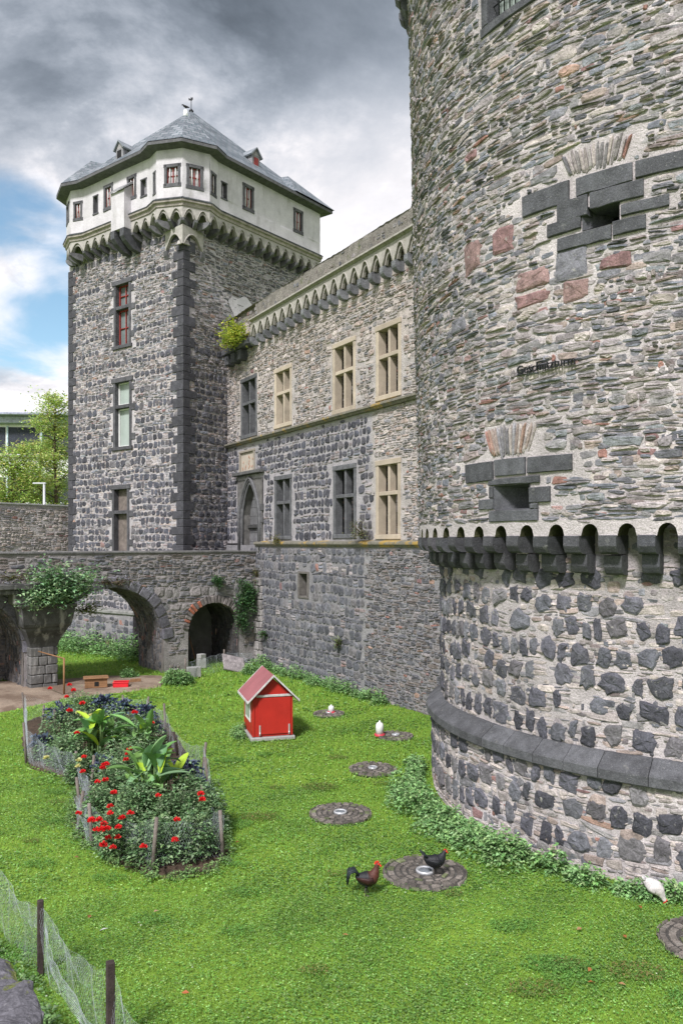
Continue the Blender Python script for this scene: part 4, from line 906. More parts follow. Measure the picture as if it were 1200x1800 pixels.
    inner = path_band(m, [W2(p) + (nL[:2] + nR[:2]) * -.04 for p in path], 20.76, 21.06, 21.3, .1, .66, .26, True, (.9, .9, .9), 0, K=8)
    # second tier under the corner turret
    t2 = [(S0 + TV * 1.15 + nL * .12)[:2], (S0 + nL * .28 + nR * .28)[:2], (S0 + TU * 1.15 + nR * .12)[:2]]
    cor2 = path_band(m, t2, 19.55, 20.15, 20.45, .5, 1.2, .18, True, (1, 1, 1), 0, rib=.035, K=10)
    part('arcade', m, mat('arcade_stone_tower', (.37, .35, .325), attr=True, n_amt=.2, bump=.4, stain=(.22, .2, .18), st_scale=3), st)
    for cs, z0, z1, dp, hw in ((cor, 20.44, 20.74, .42, .075), ([cor2[0], cor2[-1]], 18.95, 19.55, .4, .13)):
        for c0, d, n, wd in cs:
            m = MB(); o3 = np.array([*c0, 0]); d3 = np.array([*d, 0]); n3 = np.array([*n, 0]); hh = z1 - z0
            pr = [(-dp - .2, z0 - .06), (-dp + .14, z0), (-.12, z0 + hh * .25), (.0, z0 + hh * .6), (.02, z1 - .02), (0, z1), (-dp - .2, z1)]
            extr(m, o3 - d3 * hw, n3, EZ, pr, d3 * 2 * hw, np.array([.12, .12, .125]) * random.uniform(.7, 1.3)); part('corbel', m, M['dressed'], st)
    # roof
    def offset(P, e):
        n_ = len(P); out = []
        for k in range(n_):
            a, b, c = (np.array(P[(k + j) % n_], float) for j in (-1, 0, 1)); d1 = (b - a) / np.linalg.norm(b - a); d2 = (c - b) / np.linalg.norm(c - b); n1 = np.array([d1[1], -d1[0]]); n2 = np.array([d2[1], -d2[0]])
            s_ = np.sign(sum(P[i][0] * P[(i + 1) % n_][1] - P[(i + 1) % n_][0] * P[i][1] for i in range(n_)))
            nn = (n1 + n2) * s_; nn /= np.linalg.norm(nn); out.append(tuple(b + nn * e / max(.5, nn @ (n1 * s_))))
        return out
    ev = offset(plan, .50); W3 = lambda p, z: np.array([*W2(p), z])
    apex = W3((4.95, 4.95), 29.25); ZE = 24.2; m = MB(); n_ = len(ev)
    def roofface(V):
        V = np.array(V); i0 = sum(len(x) for x in m.v); k = len(V); m.add_polys(V, [list(range(k))], (1, 1, 1), 0)
    EV = [W3(p, ZE) for p in ev]
    for k in range(n_):
        a, b = EV[k], EV[(k + 1) % n_]; 
        # bell-cast foot: lower strip flatter
        a2, b2 = a + (apex - a) * .22 + EZ * -.18, b + (apex - b) * .22 + EZ * -.18; roofface([a, b, b2, a2]); roofface([a2, b2, apex])
    for tri, ap in (([11, 0, 1, 2, 3], (1.75, 1.75, 26.65)), ([7, 8, 9, 10], (1.2, LV - 1.2, 26.2)), ([3, 4, 5], (8.75, 1.25, 26.0))):
        A = W3(ap[:2], ap[2]); back = A + np.array([*(apex - A)[:2], 0]) / np.linalg.norm((apex - A)[:2]) * 2.4 - EZ * .5
        if tri[0] == 3: base = [W3((LT - 2.9, -.58), 24.23), W3((LT + .28, -.58), 24.23), W3((LT + .28, 3.0), 24.23)]
        else: base = [EV[i] + EZ * .02 for i in tri]
        for p, q in zip(base[:-1], base[1:]): roofface([p, q, A])
        roofface([base[0], A, back]); roofface([A, base[-1], back])
    ro = part('roof', m, M['slate'], st)
    # UVs in metres on every face
    me = ro.data; uvl = me.uv_layers.new(name='uv'); 
    for pl in me.polygons:
        nn = pl.normal; h_ = Vector((-nn.y, nn.x, 0)); h_ = h_.normalized() if h_.length > 1e-4 else Vector((1, 0, 0)); s_ = nn.cross(h_)
        for li in pl.loop_indices: co = me.vertices[me.loops[li].vertex_index].co; uvl.data[li].uv = (co.dot(h_), co.dot(s_))
    m = MB(); V = []
    inn = offset(plan, -.02)
    for k in range(n_): V += [W3(ev[k], ZE - .02), W3(ev[k], ZE - .16), W3(inn[k], ZE - .22)]
    F = [[3 * k + j, 3 * ((k + 1) % n_) + j, 3 * ((k + 1) % n_) + j + 1, 3 * k + j + 1] for k in range(n_) for j in (0, 1)]
    m.add(np.array(V), [np.array(F)], (.10, .10, .105)); part('eaves', m, M['dressed'], st)
    for (uu, vv, zz, ax, sc_) in ((1.3, 6.4, 25.6, nL, .78), (6.2, 1.25, 25.55, nR, .8)):
        side = np.array([-ax[1], ax[0], 0]); o_ = W3((uu, vv), 0)
        m = MB(); cbox(m, o_ + EZ * zz, side, ax, EZ, (-.38 * sc_, -1.2, 0), (.38 * sc_, .0, .75 * sc_), .01, (.24, .24, .25)); extr(m, o_ + EZ * (zz + .75 * sc_), side, EZ, [(-.38 * sc_, 0), (.38 * sc_, 0), (0, .45 * sc_)], -ax * 1.2, (.26, .25, .25)); dm = part('dormer', m, M['dressed'], ro)
        m = MB()
        for s_ in (-1, 1): extr(m, o_ + EZ * (zz + .72 * sc_) + ax * .1, side, EZ, [(s_ * .5 * sc_, -.06), (0, .52 * sc_), (0, .52 * sc_ + .06), (s_ * .56 * sc_, 0)], -ax * 1.7, (.2, .22, .24))
        part('dormer_roof', m, M['dressed'], ro)
        m = MB(); cbox(m, o_ + EZ * zz, side, ax, EZ, (-.16, 0, .08), (.16, .03, .5), .005); part('dormer_window', m, M['redwood'] if ax is nR else M['black'], ro)
    m = MB(); tube(m, [apex - EZ * .3, apex + EZ * .75], .022, 6); extr(m, apex + EZ * .58 - TU * .02, TU - TV, EZ, [(-.09, 0), (.03, -.02), (.08, .07), (.07, .18), (-.02, .08), (-.09, .11)], (TU + TV) * .02); lathe(m, apex - EZ * .1, [(.1, 0), (.14, .08), (.05, .2)], 8); part('weather_vane', m, M['dark_iron'], st)
    A = W3((1.75, 1.75), 26.7); m = MB(); tube(m, [A - EZ * .2, A + EZ * .12, A + EZ * .2], [.12, .1, .03], 8); part('finial', m, M['slate'] if False else M['dressed'], st)
    b = MB(); P = A + EZ * .22; sd_ = np.array([-1, 0, 0.])
    tube(b, [P + np.array(q) * .62 for q in ((.32, 0, .08), (.2, 0, .12), (.02, 0, .15), (-.12, 0, .22), (-.17, 0, .29), (-.23, 0, .31), (-.33, 0, .29))], np.array([.02, .06, .11, .08, .055, .05, .01]) * .62, 8); tube(b, [P + (0, 0, -.02), P + (0, 0, .1)], .015, 4)
    single('bird', b, M['black'], A, 'small dark bird perched on the front hip of the slate roof', 'bird')
    # white replastered patch
    m = MB(); mp = plane_map(S0 + nR * .045, TU, nR); V = []; c_ = ray_uz(425, 545, S0, TU)
    ang = np.linspace(0, 2 * np.pi, 16, endpoint=False); 
    m.add(mp(np.concatenate([[c_[0]], c_[0] + np.cos(ang) * .9 * (1 + .2 * np.sin(3 * ang))]), np.concatenate([[c_[1]], c_[1] + np.sin(ang) * .65 * (1 + .2 * np.cos(5 * ang))]), np.zeros(17)), [np.array([[0, 1 + k, 1 + (k + 1) % 16] for k in range(16)])]); part('plaster_patch', m, M['render'], st)
build_square()
# ================================================================= BRIDGE
BO = np.array([-3.75, 36.9, 0]); BU = np.array([.788, .616, 0]); BN = np.array([.616, -.788, 0]); mapB = plane_map(BO, BU, BN)
br = thing('stone_bridge', BO + BU * -6, 'low rubble stone bridge with two dark arches crossing the moat to the castle door', 'bridge')
AR = [(-7.15, 2.3, 1.4, 2.3), (-13.0, 2.4, 1.3, 2.35), (-2.42, 1.27, 1.75, 1.12)]      # centre, half width, springing, rise
def arch_z(u, R_in=0.0):
    z = np.full(np.shape(u), -.3)
    for c, hw, zs, ri in AR:
        q = (np.asarray(u) - c) / (hw + R_in); ok = np.abs(q) < 1; z = np.where(ok, zs + (ri + R_in) * np.sqrt(np.clip(1 - q * q, 0, 1)), z)
    return z
def build_bridge():
    mb = MB(); u0, u1 = -16.5, .45; col = (.27, .25, .23)
    mc = lambda u, v: np.tile(np.array(col), (len(u), 1)) * (1 + .1 * np.sin(u * 2 + v * 3))[:, None]
    edges = sorted([u0, u1] + [c + s_ * (hw + e) for c, hw, _, _ in AR for s_ in (-1, 1) for e in (0.0,)])
    for a, b in zip(edges[:-1], edges[1:]):
        if b - a < .01: continue
        surf(mb, mapB, a, b, -.3, 5.08, .12, bottom=lambda uu, a=a, b=b: arch_z(np.clip(uu, a + 1e-3, b - 1e-3)), col=mc, amp=.02, vstep=.25)
    S = []; lay(u0, u1, .0, 5.02, lambda v, k: 'slate' if (v > 3.4 or k % 3) else 'block', S, pal=PAL_DKSL * 1.45, red=.015, g=1.2, big=1.15, warp=.06, mask=lambda u, v: v > arch_z(np.array([u]), .28)[0] + .02)
    stones_to(mb, S, mapB, K=9, disp=lambda u, v: hnoise(u, v, .02))
    Wd = 2.5
    # barrels and jambs: strips swept through the bridge
    for c, hw, zs, ri in AR:
        dep = Wd if hw > 2 else 6.0
        th = np.linspace(0, math.pi, 25); pr = [(c + hw, -.3), (c + hw, zs * .5)] + [(c + hw * math.cos(t), zs + ri * math.sin(t)) for t in th] + [(c - hw, zs * .5), (c - hw, -.3)]
        pr = np.array(pr); L_ = np.concatenate([[0], np.cumsum(np.linalg.norm(np.diff(pr, axis=0), axis=1))])
        def mpa(u, v, h, pr=pr, L_=L_):
            u = np.asarray(u, float); x = np.interp(u, L_, pr[:, 0]); z = np.interp(u, L_, pr[:, 1]); e = .05; tx = np.interp(u + e, L_, pr[:, 0]) - np.interp(u - e, L_, pr[:, 0]); tz = np.interp(u + e, L_, pr[:, 1]) - np.interp(u - e, L_, pr[:, 1]); l = np.hypot(tx, tz) + 1e-9; nx, nz = -tz / l, tx / l
            x = x + nx * h; z = z + nz * h; return BO + np.multiply.outer(x, BU) + np.multiply.outer(z, EZ) - np.multiply.outer(np.asarray(v, float), BN)
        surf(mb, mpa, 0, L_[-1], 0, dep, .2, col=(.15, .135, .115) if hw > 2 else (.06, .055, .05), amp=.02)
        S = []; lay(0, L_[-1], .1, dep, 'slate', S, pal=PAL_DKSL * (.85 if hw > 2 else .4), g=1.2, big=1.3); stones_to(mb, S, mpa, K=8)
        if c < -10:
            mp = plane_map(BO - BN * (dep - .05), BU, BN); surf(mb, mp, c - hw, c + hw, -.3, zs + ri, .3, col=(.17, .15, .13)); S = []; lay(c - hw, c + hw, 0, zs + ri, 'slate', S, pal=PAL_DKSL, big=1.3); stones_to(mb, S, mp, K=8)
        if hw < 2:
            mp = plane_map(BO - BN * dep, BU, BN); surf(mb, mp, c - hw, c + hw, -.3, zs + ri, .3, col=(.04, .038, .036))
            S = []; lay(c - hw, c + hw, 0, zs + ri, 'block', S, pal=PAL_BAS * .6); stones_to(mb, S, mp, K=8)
    # far face, deck, parapets
    mp = plane_map(BO - BN * Wd, BU, -BN)
    for a, b in zip(edges[:-1], edges[1:]):
        if b - a < .01: continue
        bb = (lambda uu, a=a, b=b: arch_z(np.clip(uu, a + 1e-3, b - 1e-3))) if b < -3.0 else None
        surf(mb, mp, a, b, -.3, 5.08, .3, bottom=bb, col=(.16, .15, .14))
    surf(mb, plane_map(BO + EZ * 4.1, BU, EZ, -BN), u0, u1, .3, Wd - .3, .5, col=(.2, .19, .17)); 
    for y in (.32, Wd - .32): surf(mb, plane_map(BO - BN * y, BU, -BN if y < 1 else BN), u0, u1, 4.05, 5.08, .5, col=(.18, .17, .16))
    part('wall', mb, [M['stone'], M['mortar']], br)
    m = MB(); u = u0
    while u < u1 - .05:
        L_ = min(random.uniform(.8, 1.3), u1 - u)
        for y0, y1 in ((-.36, .06), (-Wd - .06, -Wd + .36)): cbox(m, BO, BU, BN, EZ, (u + .005, y0, 5.075), (u + L_ - .005, y1, 5.165 + random.uniform(-.004, .004)), .02, np.array([.13, .128, .125]) * random.uniform(.8, 1.2))
        u += L_
    part('coping', m, M['dressed'], br)
    # rings of voussoirs
    for ai, (c, hw, zs, ri) in enumerate(AR):
        m = MB(); n = 15 if hw > 2 else 26; 
        for k in range(n):
            t0 = math.pi * (k + .5) / n; p = np.array([c + hw * math.cos(t0), zs + ri * math.sin(t0)]); nn = np.array([math.cos(t0) / hw, math.sin(t0) / ri]); nn /= np.linalg.norm(nn); ax = BU * nn[0] + EZ * nn[1]; az = -BU * nn[1] + EZ * nn[0]
            w_ = math.pi / n * math.hypot(hw * math.sin(t0), ri * math.cos(t0)) / 2; ln = random.uniform(.30, .48) if hw > 2 else random.uniform(.26, .36)
            cc = np.array([.12, .12, .132]) * random.uniform(.7, 1.5) if hw > 2 else (np.array([.33, .12, .07]) * random.uniform(.8, 1.1) if k in (17, 19, 20, 23) else np.array([.17, .155, .14]) * random.uniform(.6, 1.25))
            cbox(m, BO + BU * p[0] + EZ * p[1], ax, BN, az, (-.02, -.3, -w_ * .93), (ln, random.uniform(.05, .09), w_ * .93), .02, cc, jit=.015)
        part('arch_ring', m, M['stone'], br)
    # left pier with its flared capital and slab
    m = MB(); cS = -9.98
    secs = [(-.2, .52, .50), (1.55, .50, .48), (1.7, .54, .52), (1.95, .64, .62), (2.2, .76, .80), (2.30, .80, .85), (2.36, .86, .9), (2.46, .90, .95), (3.02, .98, 1.08), (3.12, 1.02, 1.12)]
    for (z0, w0, d0), (z1, w1, d1) in zip(secs[:-1], secs[1:]):
        V = [BO + BU * (cS + s_ * w_) + BN * dd + EZ * z for z, w_, dd0 in ((z0, w0, d0), (z1, w1, d1)) for s_, dd in ((-1, -.3), (-1, dd0), (1, dd0), (1, -.3))]
        F = [[0, 1, 5, 4], [1, 2, 6, 5], [2, 3, 7, 6]]
        if z0 < 1.5:   # coursed blocks
            nz = max(1, round((z1 - z0) / .34))
            for j in range(nz):
                a = z0 + (z1 - z0) * j / nz; b = z0 + (z1 - z0) * (j + 1) / nz; x = -w0
                while x < w0 - .02:
                    ww = min(random.uniform(.3, .6), w0 - x); 
                    if w0 - x - ww < .12: ww = w0 - x
                    cbox(m, BO + BU * cS, BU, BN, EZ, (x + .008, -.2, a + .008), (x + ww - .008, d0 + random.uniform(-.02, .02), b - .008), .025, np.array([.13, .128, .125]) * random.uniform(.7, 1.35), jit=.012); x += ww
        else: m.add(np.array(V), [np.array(F)], np.array([.075, .075, .075]) * random.uniform(.85, 1.15))
    cbox(m, BO, BU, BN, EZ, (cS - 1.06, -.3, 3.12), (cS + 1.05, 1.15, 3.2), .03, (.11, .11, .105))
    cbox(m, BO, BU, BN, EZ, (-13.5, -.3, 3.6), (cS - .1, .85, 3.78), .03, (.07, .07, .07)); cbox(m, BO, BU, BN, EZ, (-13.5, -.3, 3.785), (cS - .15, 1.0, 3.98), .03, (.09, .09, .088)); cbox(m, BO, BU, BN, EZ, (cS - 1.2, -.3, 3.2), (cS + .9, .8, 3.8), .05, (.11, .11, .1))
    part('pier', m, M['capital'], br)
build_bridge()
# ================================================================= LEFT BACKGROUND
def boundary():
    a = np.array([-20.6, 43.0, 0]); b = np.array([-15.4, 49.6, 0]); L_ = np.linalg.norm(b - a); d = (b - a) / L_; n = np.array([d[1], -d[0], 0]); mp = plane_map(a, d, n); mb = MB()
    surf(mb, mp, -6, L_, 0, 7.70, .3, col=(.45, .42, .39), amp=.02)
    S = []; lay(-2.5, L_, 4.6, 7.6, 'slate', S, pal=PAL_PALE * 1.15, big=1.25, red=.03, g=1.2); stones_to(mb, S, mp, K=8)
    cbox(mb, a, d, n, EZ, (-6, -.45, 0), (L_, -.06, 7.68), .02, (.25, .24, .22)); 
    o = thing('boundary_wall', a, 'long grey rubble wall joining the left side of the square tower', 'wall'); part('wall', mb, [M['stone'], M['mortar']], o)
    m = MB(); cbox(m, a, d, n, EZ, (-6, -.5, 7.70), (L_, .07, 7.80), .02, (.3, .3, .29)); part('coping', m, M['dressed'], o)
boundary()
def office():
    o0 = np.array([-50, 78, 0.]); d = np.array([.97, .05, 0]); d /= np.linalg.norm(d); n = np.array([d[1], -d[0], 0])
    t = thing('office_building', o0, 'modern white office block with a flat metal roof and ribbon windows behind the trees', 'building')
    m = MB(); cbox(m, o0, d, n, EZ, (0, -14, 0), (34, 0, 17.3), .05); part('wall', m, M['white'], t)
    m = MB(); cbox(m, o0, d, n, EZ, (-2, -15, 18.0), (37, 1.6, 18.25), .05, (.30, .32, .40)); cbox(m, o0, d, n, EZ, (-1, -14.5, 17.3), (36, .8, 17.98), .05, (.36, .38, .46)); part('roof', m, M['dressed'], t)
    for fl, (z0, z1) in enumerate(((14.4, 17.0), (9.6, 12.0), (5.2, 7.8))):
        for k in range(10):
            m = MB(); x0 = .6 + k * 3.3; cbox(m, o0, d, n, EZ, (x0, -.1, z0), (x0 + 3.0, .05, z1), .02, (.035, .04, .055)); w_ = part('window', m, M['dressed'], t)
            m = MB(); cbox(m, o0, d, n, EZ, (x0 - .15, 0, z0 - .1), (x0, .15, z1 + .1), .02, (.4, .5, .55)); part('window_post', m, M['dressed'], w_)
        m = MB(); cbox(m, o0, d, n, EZ, (0, 0, z0 - .35), (34, .25, z0 - .15), .02, (.18, .2, .22)); part('ledge', m, M['dressed'], t)
office()
# ================================================================= PLANTS
def clump(mb, c, rx, ry, h, n, size, pal, shell=.55, base=0.0, tilt=.8):
    """leaves spread through a dome; denser to the outside"""
    a = rng.uniform(0, 2 * np.pi, n); el = np.arcsin(rng.uniform(0, 1, n)); r = shell + (1 - shell) * rng.uniform(0, 1, n) ** .5
    lump = 1 + .18 * np.sin(a * 3 + c[0] * 7) * np.cos(el * 4 + c[1] * 5)
    P = np.stack([c[0] + rx * r * lump * np.cos(a) * np.cos(el), c[1] + ry * r * lump * np.sin(a) * np.cos(el), c[2] + base + (h - base) * r * lump * np.sin(el)], -1)
    az = a + rng.uniform(-.9, .9, n)
    leaves(mb, P, size * rng.uniform(.6, 1.25, n), lcol(n, pal, .35, .1), tilt, 0, .6, .25, az)
NETTLE = np.array([(.17, .32, .11), (.23, .40, .15), (.12, .24, .08), (.30, .46, .20)])
DGREEN = np.array([(.035, .075, .03), (.05, .10, .04), (.065, .125, .05), (.03, .06, .03)])
IVY = np.array([(.075, .17, .065), (.11, .22, .075), (.06, .13, .06)])
def strip(name, pts, wdt, h, n, size, pal, label, out=None):
    pts = np.array(pts, float); seg = np.linalg.norm(np.diff(pts, axis=0), axis=1); L_ = np.concatenate([[0], np.cumsum(seg)]); mb = MB(); T = L_[-1]; k = int(T / .34) + 1
    for i in range(k):
        s = (i + rng.uniform(0, 1)) / k * T; c = np.array([np.interp(s, L_, pts[:, 0]), np.interp(s, L_, pts[:, 1]), -.02]); e = rng.uniform(-.5, .5) * wdt * .6
        d = np.array([np.interp(s + .1, L_, pts[:, j]) - np.interp(s - .1, L_, pts[:, j]) for j in (0, 1)]); d /= np.linalg.norm(d) + 1e-9; c[:2] += np.array([d[1], -d[0]]) * e
        hh = h * rng.uniform(.55, 1.15) * (1 + .25 * math.sin(s * 1.9)); r = wdt * rng.uniform(.38, .62); clump(mb, c, r, r, hh, int(n / k), size, pal, .35)
    return single(name, mb, M['leaf'], (pts[0][0], pts[0][1], 0), label, 'ground cover', kind='stuff')
nr_ = lambda a: float(np.interp(a, [-140, -118, -112], [6.93, 6.75, 6.62]))
arc = [(TC[0] + nr_(a) * math.cos(R_(a)), TC[1] + nr_(a) * math.sin(R_(a))) for a in np.linspace(-196, -80, 40)]
arc2 = [(TC[0] + 7.15 * math.cos(R_(a)), TC[1] + 7.15 * math.sin(R_(a))) for a in np.linspace(-178, -142, 16)]
strip('nettles', arc, .40, .34, 10000, .095, NETTLE, 'low nettles growing along the foot of the round tower')
strip('nettles', arc2, .8, .42, 5500, .095, NETTLE, 'thick pale green nettle patch bulging out at the left of the round tower foot')
wf = lambda u, e: (PO + PD * u + PN * e)[:2]
strip('nettles', [wf(u, .45) for u in np.linspace(-12.6, -2, 20)], .55, .48, 6000, .10, NETTLE, 'nettles in a band along the foot of the long castle wall')
strip('nettles', [gnd(60, 1136)[:2], gnd(130, 1140)[:2], gnd(200, 1150)[:2], gnd(262, 1160)[:2]], 2.2, 1.1, 7000, .16, NETTLE, 'tall nettles beyond the bridge arch against the tower foot')
def shrub(name, c, rx, h, n, size, pal, label, cat='shrub', ry=None, base=0.0):
    mb = MB(); c = np.array(c, float)
    for k in range(5): a = rng.uniform(0, 6.28); r = rng.uniform(0, .45) * rx; clump(mb, c + (r * math.cos(a), r * math.sin(a), 0), rx * rng.uniform(.5, .75), (ry or rx) * rng.uniform(.5, .75), h * rng.uniform(.65, 1.05), n // 5, size, pal, .3, base)
    t = thing(name, c, label, cat); part('foliage', mb, M['leaf'], t); m = MB()
    for k in range(7): a = rng.uniform(0, 6.28); tube(m, [c, c + (rx * .3 * math.cos(a), rx * .3 * math.sin(a), h * .45), c + (rx * .55 * math.cos(a), rx * .55 * math.sin(a), h * .75)], [.012, .009, .005], 4)
    part('stems', m, M['bark'], t); return t
shrub('shrub', gnd(314, 1200), .62, .62, 3000, .11, NETTLE, 'round green shrub at the foot of the pier between the two arches')
shrub('shrub', gnd(225, 1190), .45, .40, 900, .10, NETTLE, 'small weed clump behind the red trough under the bridge arch')
shrub('shrub', gnd(440, 1184), .5, .40, 900, .10, NETTLE, 'low weeds beside the leaning stone slab, behind the red coop')
# shrub on the pier capital
def wallplant(name, P, spread, n, size, pal, label, cat='wall plant', hang=.6, nrm=BN):
    P = np.array(P, float); mb = MB(); m = MB(); nrm = np.asarray(nrm, float); side = np.array([-nrm[1], nrm[0], 0])
    K = 16; 
    for k in range(K):
        a = rng.uniform(-1, 1); v = rng.uniform(-hang, 1 - hang * .4); tip = P + side * a * spread[0] + EZ * v * spread[1] + nrm * rng.uniform(.25, 1) * spread[2]
        mid = (P + tip) / 2 + EZ * abs(a) * .12 * spread[1] + nrm * .1; tube(m, [P - nrm * .05, mid, tip], [.018, .012, .005], 4)
        q = n // K; t = rng.uniform(.3, 1.08, q)[:, None]; B = (1 - t) ** 2 * P + 2 * t * (1 - t) * mid + t ** 2 * tip; r = np.array(spread).mean() * .26
        leaves(mb, B + rng.normal(0, r, (q, 3)) * (1, 1, .7), size * rng.uniform(.6, 1.25, q), lcol(q, pal, .35, .1), .9)
    t = thing(name, P, label, cat); part('foliage', mb, M['leaf'], t); part('stems', m, M['bark'], t); return t
def bpt(px, py, e=.1):
    u, z = ray_uz(px, py, BO + BN * e, BU); return BO + BU * u + BN * e + EZ * z
PIERB = np.array([(.19, .33, .17), (.25, .40, .21), (.14, .26, .12), (.30, .42, .22)])
shc = bpt(100, 1040, .6); wallplant('shrub', shc, (1.35, 1.15, .8), 3600, .20, PIERB, 'leafy pale green shrub sprouting from the top of the bridge pier', 'shrub', .35)
wallplant('shrub', bpt(150, 1072, .2), (.6, .55, .5), 260, .15, np.array([(.22, .25, .05), (.15, .2, .05)]), 'thin yellow green branch hanging below the pier shrub', 'shrub', .7)
wallplant('ivy', bpt(432, 1040, .12), (.55, .95, .25), 1500, .13, IVY, 'dark green ivy curtain hanging beside the tunnel arch', hang=1.1)
wallplant('ivy', bpt(424, 1092, .12), (.28, .75, .2), 800, .11, IVY * .9, 'lower tail of ivy hanging down the right edge of the tunnel mouth', hang=1.0)
wallplant('ivy', bpt(381, 1022, .08), (.30, .38, .22), 520, .11, IVY * 1.1, 'small round green plant growing above the crown of the tunnel arch')
wallplant('weeds', bpt(452, 1010, .1), (.3, .7, .2), 380, .09, np.array([(.16, .17, .05), (.10, .13, .05), (.2, .17, .07)]), 'straggly yellowish weeds in the corner between bridge and castle wall', hang=.9)
wallplant('weeds', bpt(195, 1024, .1), (.9, .2, .15), 400, .09, np.array([(.12, .14, .05), (.17, .12, .08), (.08, .12, .04)]), 'dry reddish weeds on the crown of the wide arch')
wallplant('weeds', bpt(20, 1016, .7), (.8, .2, .3), 350, .08, np.array([(.15, .15, .05), (.09, .12, .04)]), 'mossy weeds on the dark slab at the left end of the bridge')
def wpt(px, py, e=.12): u, z = ray_uz(px, py, PO + PN * e, PD); return PO + PD * u + PN * e + EZ * z
wallplant('sapling', wpt(420, 598, .45), (1.0, .85, .6), 1300, .20, np.array([(.45, .52, .08), (.58, .58, .11), (.32, .42, .07)]), 'yellow green sapling growing out of the wall top by the square tower', 'sapling', .45, nrm=PN)
wallplant('weeds', wpt(489, 951, .2), (.35, .4, .2), 220, .09, np.array([(.25, .22, .05), (.15, .17, .05)]), 'yellow flowering weeds on the ledge below the left lower windows', nrm=PN, hang=.3)
wallplant('weeds', wpt(637, 942, .2), (.45, .7, .25), 420, .09, np.array([(.17, .19, .09), (.12, .14, .07), (.22, .2, .12)]), 'tall grey green weeds on the ledge between the two right lower windows', nrm=PN, hang=.15)
wallplant('weeds', wpt(597, 1132, .15), (.25, .35, .2), 300, .07, np.array([(.14, .18, .07), (.2, .24, .1)]), 'small tuft of grass growing from the middle of the moat wall', nrm=PN)
wallplant('weeds', wpt(466, 1116, .2), (.3, .3, .2), 260, .09, IVY, 'green tuft on the pale corner stones near the ivy', nrm=PN)
def tree(c, h, r, n, size, pal, label, z0=6.0):
    c = np.array(c, float); t = thing('tree', c, label, 'tree', 'trees behind the boundary wall'); m = MB(); mb = MB()
    tube(m, [c, c + (0.1, 0, h * .4), c + (-.1, .1, h * .75), c + (0, 0, h * .97)], [.22, .16, .09, .02], 8)
    for k in range(46):
        z = h * rng.uniform(.42, .98) if k else h * .5; f = 1 - abs((z / h - .62) / .42) ** 2 * .8; a = rng.uniform(0, 6.28); L_ = r * max(.2, f) * rng.uniform(.6, 1.1)
        b = c + (0, 0, z - .8); e = b + (math.cos(a) * L_, math.sin(a) * L_, L_ * rng.uniform(.4, 1.0)); md = (b + e) / 2 + (0, 0, -.1 * L_); tube(m, [b, md, e], [.06, .035, .012], 5)
        for j in range(4):
            p = b + (e - b) * rng.uniform(.35, 1.05) + rng.normal(0, .25, 3); q = int(n / 46 / 4); s_ = rng.uniform(.25, .5)
            leaves(mb, p + rng.normal(0, s_, (q, 3)) * (1, 1, .55), size * rng.uniform(.6, 1.2, q), lcol(q, pal, .3, .12), .8)
    part('trunk', m, M['bark'], t); part('crown', mb, M['leaf'], t); return t
TP = np.array([(.42, .58, .17), (.52, .64, .20), (.33, .46, .13), (.60, .58, .22)])
x, y = px2(98, 60)[:2]; tree((x, y, 0), 17.3, 2.1, 9000, .27, TP, 'taller yellow green tree right against the left edge of the square tower')
x, y = px2(22, 58)[:2]; tree((x, y, 0), 12.7, 2.5, 9000, .27, TP * (.95, .97, .9), 'lower bushy tree in front of the white office block at the left edge')
x, y = px2(72, 64)[:2]; tree((x, y, 0), 14.2, 2.2, 7000, .27, TP * .85, 'darker tree standing between the other two behind the boundary wall')
x, y = px2(78, 54)[:2]; t = thing('street_lamp', (x, y, 0), 'grey street lamp post with a short arm rising behind the boundary wall', 'lamp post'); m = MB(); tube(m, [(x, y, 0), (x, y, 9.6)], [.1, .08], 8); part('pole', m, M['steel'], t); m = MB(); box(m, (-.75, -.1, 9.5), (.12, .1, 9.62), .03, o=(x, y, 0)); part('lamp_head', m, M['steel'], t)
# ================================================================= FLOWER BED
bedpx = [(268, 1538), (200, 1518), (150, 1480), (124, 1450), (130, 1402), (140, 1380), (100, 1360), (50, 1345), (36, 1300), (42, 1266), (100, 1246), (190, 1238), (262, 1242), (300, 1270), (318, 1300), (345, 1345), (368, 1372), (385, 1420), (402, 1500), (370, 1530), (320, 1540)]
bed = np.array([gnd(x, y)[:2] for x, y in bedpx]); blob_sheet('flower_bed_soil', bed, .0, M['soil'], .12, .035)
def inpoly(P, poly):
    x, y = P[:, 0], P[:, 1]; c = np.zeros(len(P), bool); n = len(poly)
    for i in range(n):
        x1, y1 = poly[i]; x2, y2 = poly[(i + 1) % n]
        if y1 == y2: continue
        c ^= ((y1 > y) != (y2 > y)) & (x < (x2 - x1) * (y - y1) / (y2 - y1) + x1)
    return c
def blossom(mb, p, r, col, n=46):
    d = rng.normal(0, 1, (n, 3)); d[:, 2] = abs(d[:, 2]) * .9 + .05; d[:, 1] -= .25; d /= np.linalg.norm(d, axis=1)[:, None]; s = np.cross(d, rng.normal(0, 1, (n, 3))); s /= np.linalg.norm(s, axis=1)[:, None]
    w_ = r * .22; V = np.stack([np.tile(p, (n, 1)) + d * r * .15, p + d * r * .65 + s * w_, p + d * r, p + d * r * .65 - s * w_], 1).reshape(-1, 3); b = np.arange(n)[:, None] * 4
    mb.add(V, [b + [0, 1, 2, 3]], np.repeat(lcol(n, np.array(col), .2, .06), 4, 0))
WEED_ = np.array([(.15, .26, .08), (.20, .32, .12), (.11, .19, .07)])
DAHL = np.array([(.10, .19, .075), (.14, .24, .10), (.19, .30, .14), (.065, .13, .05), (.26, .36, .20)])
bushes = []
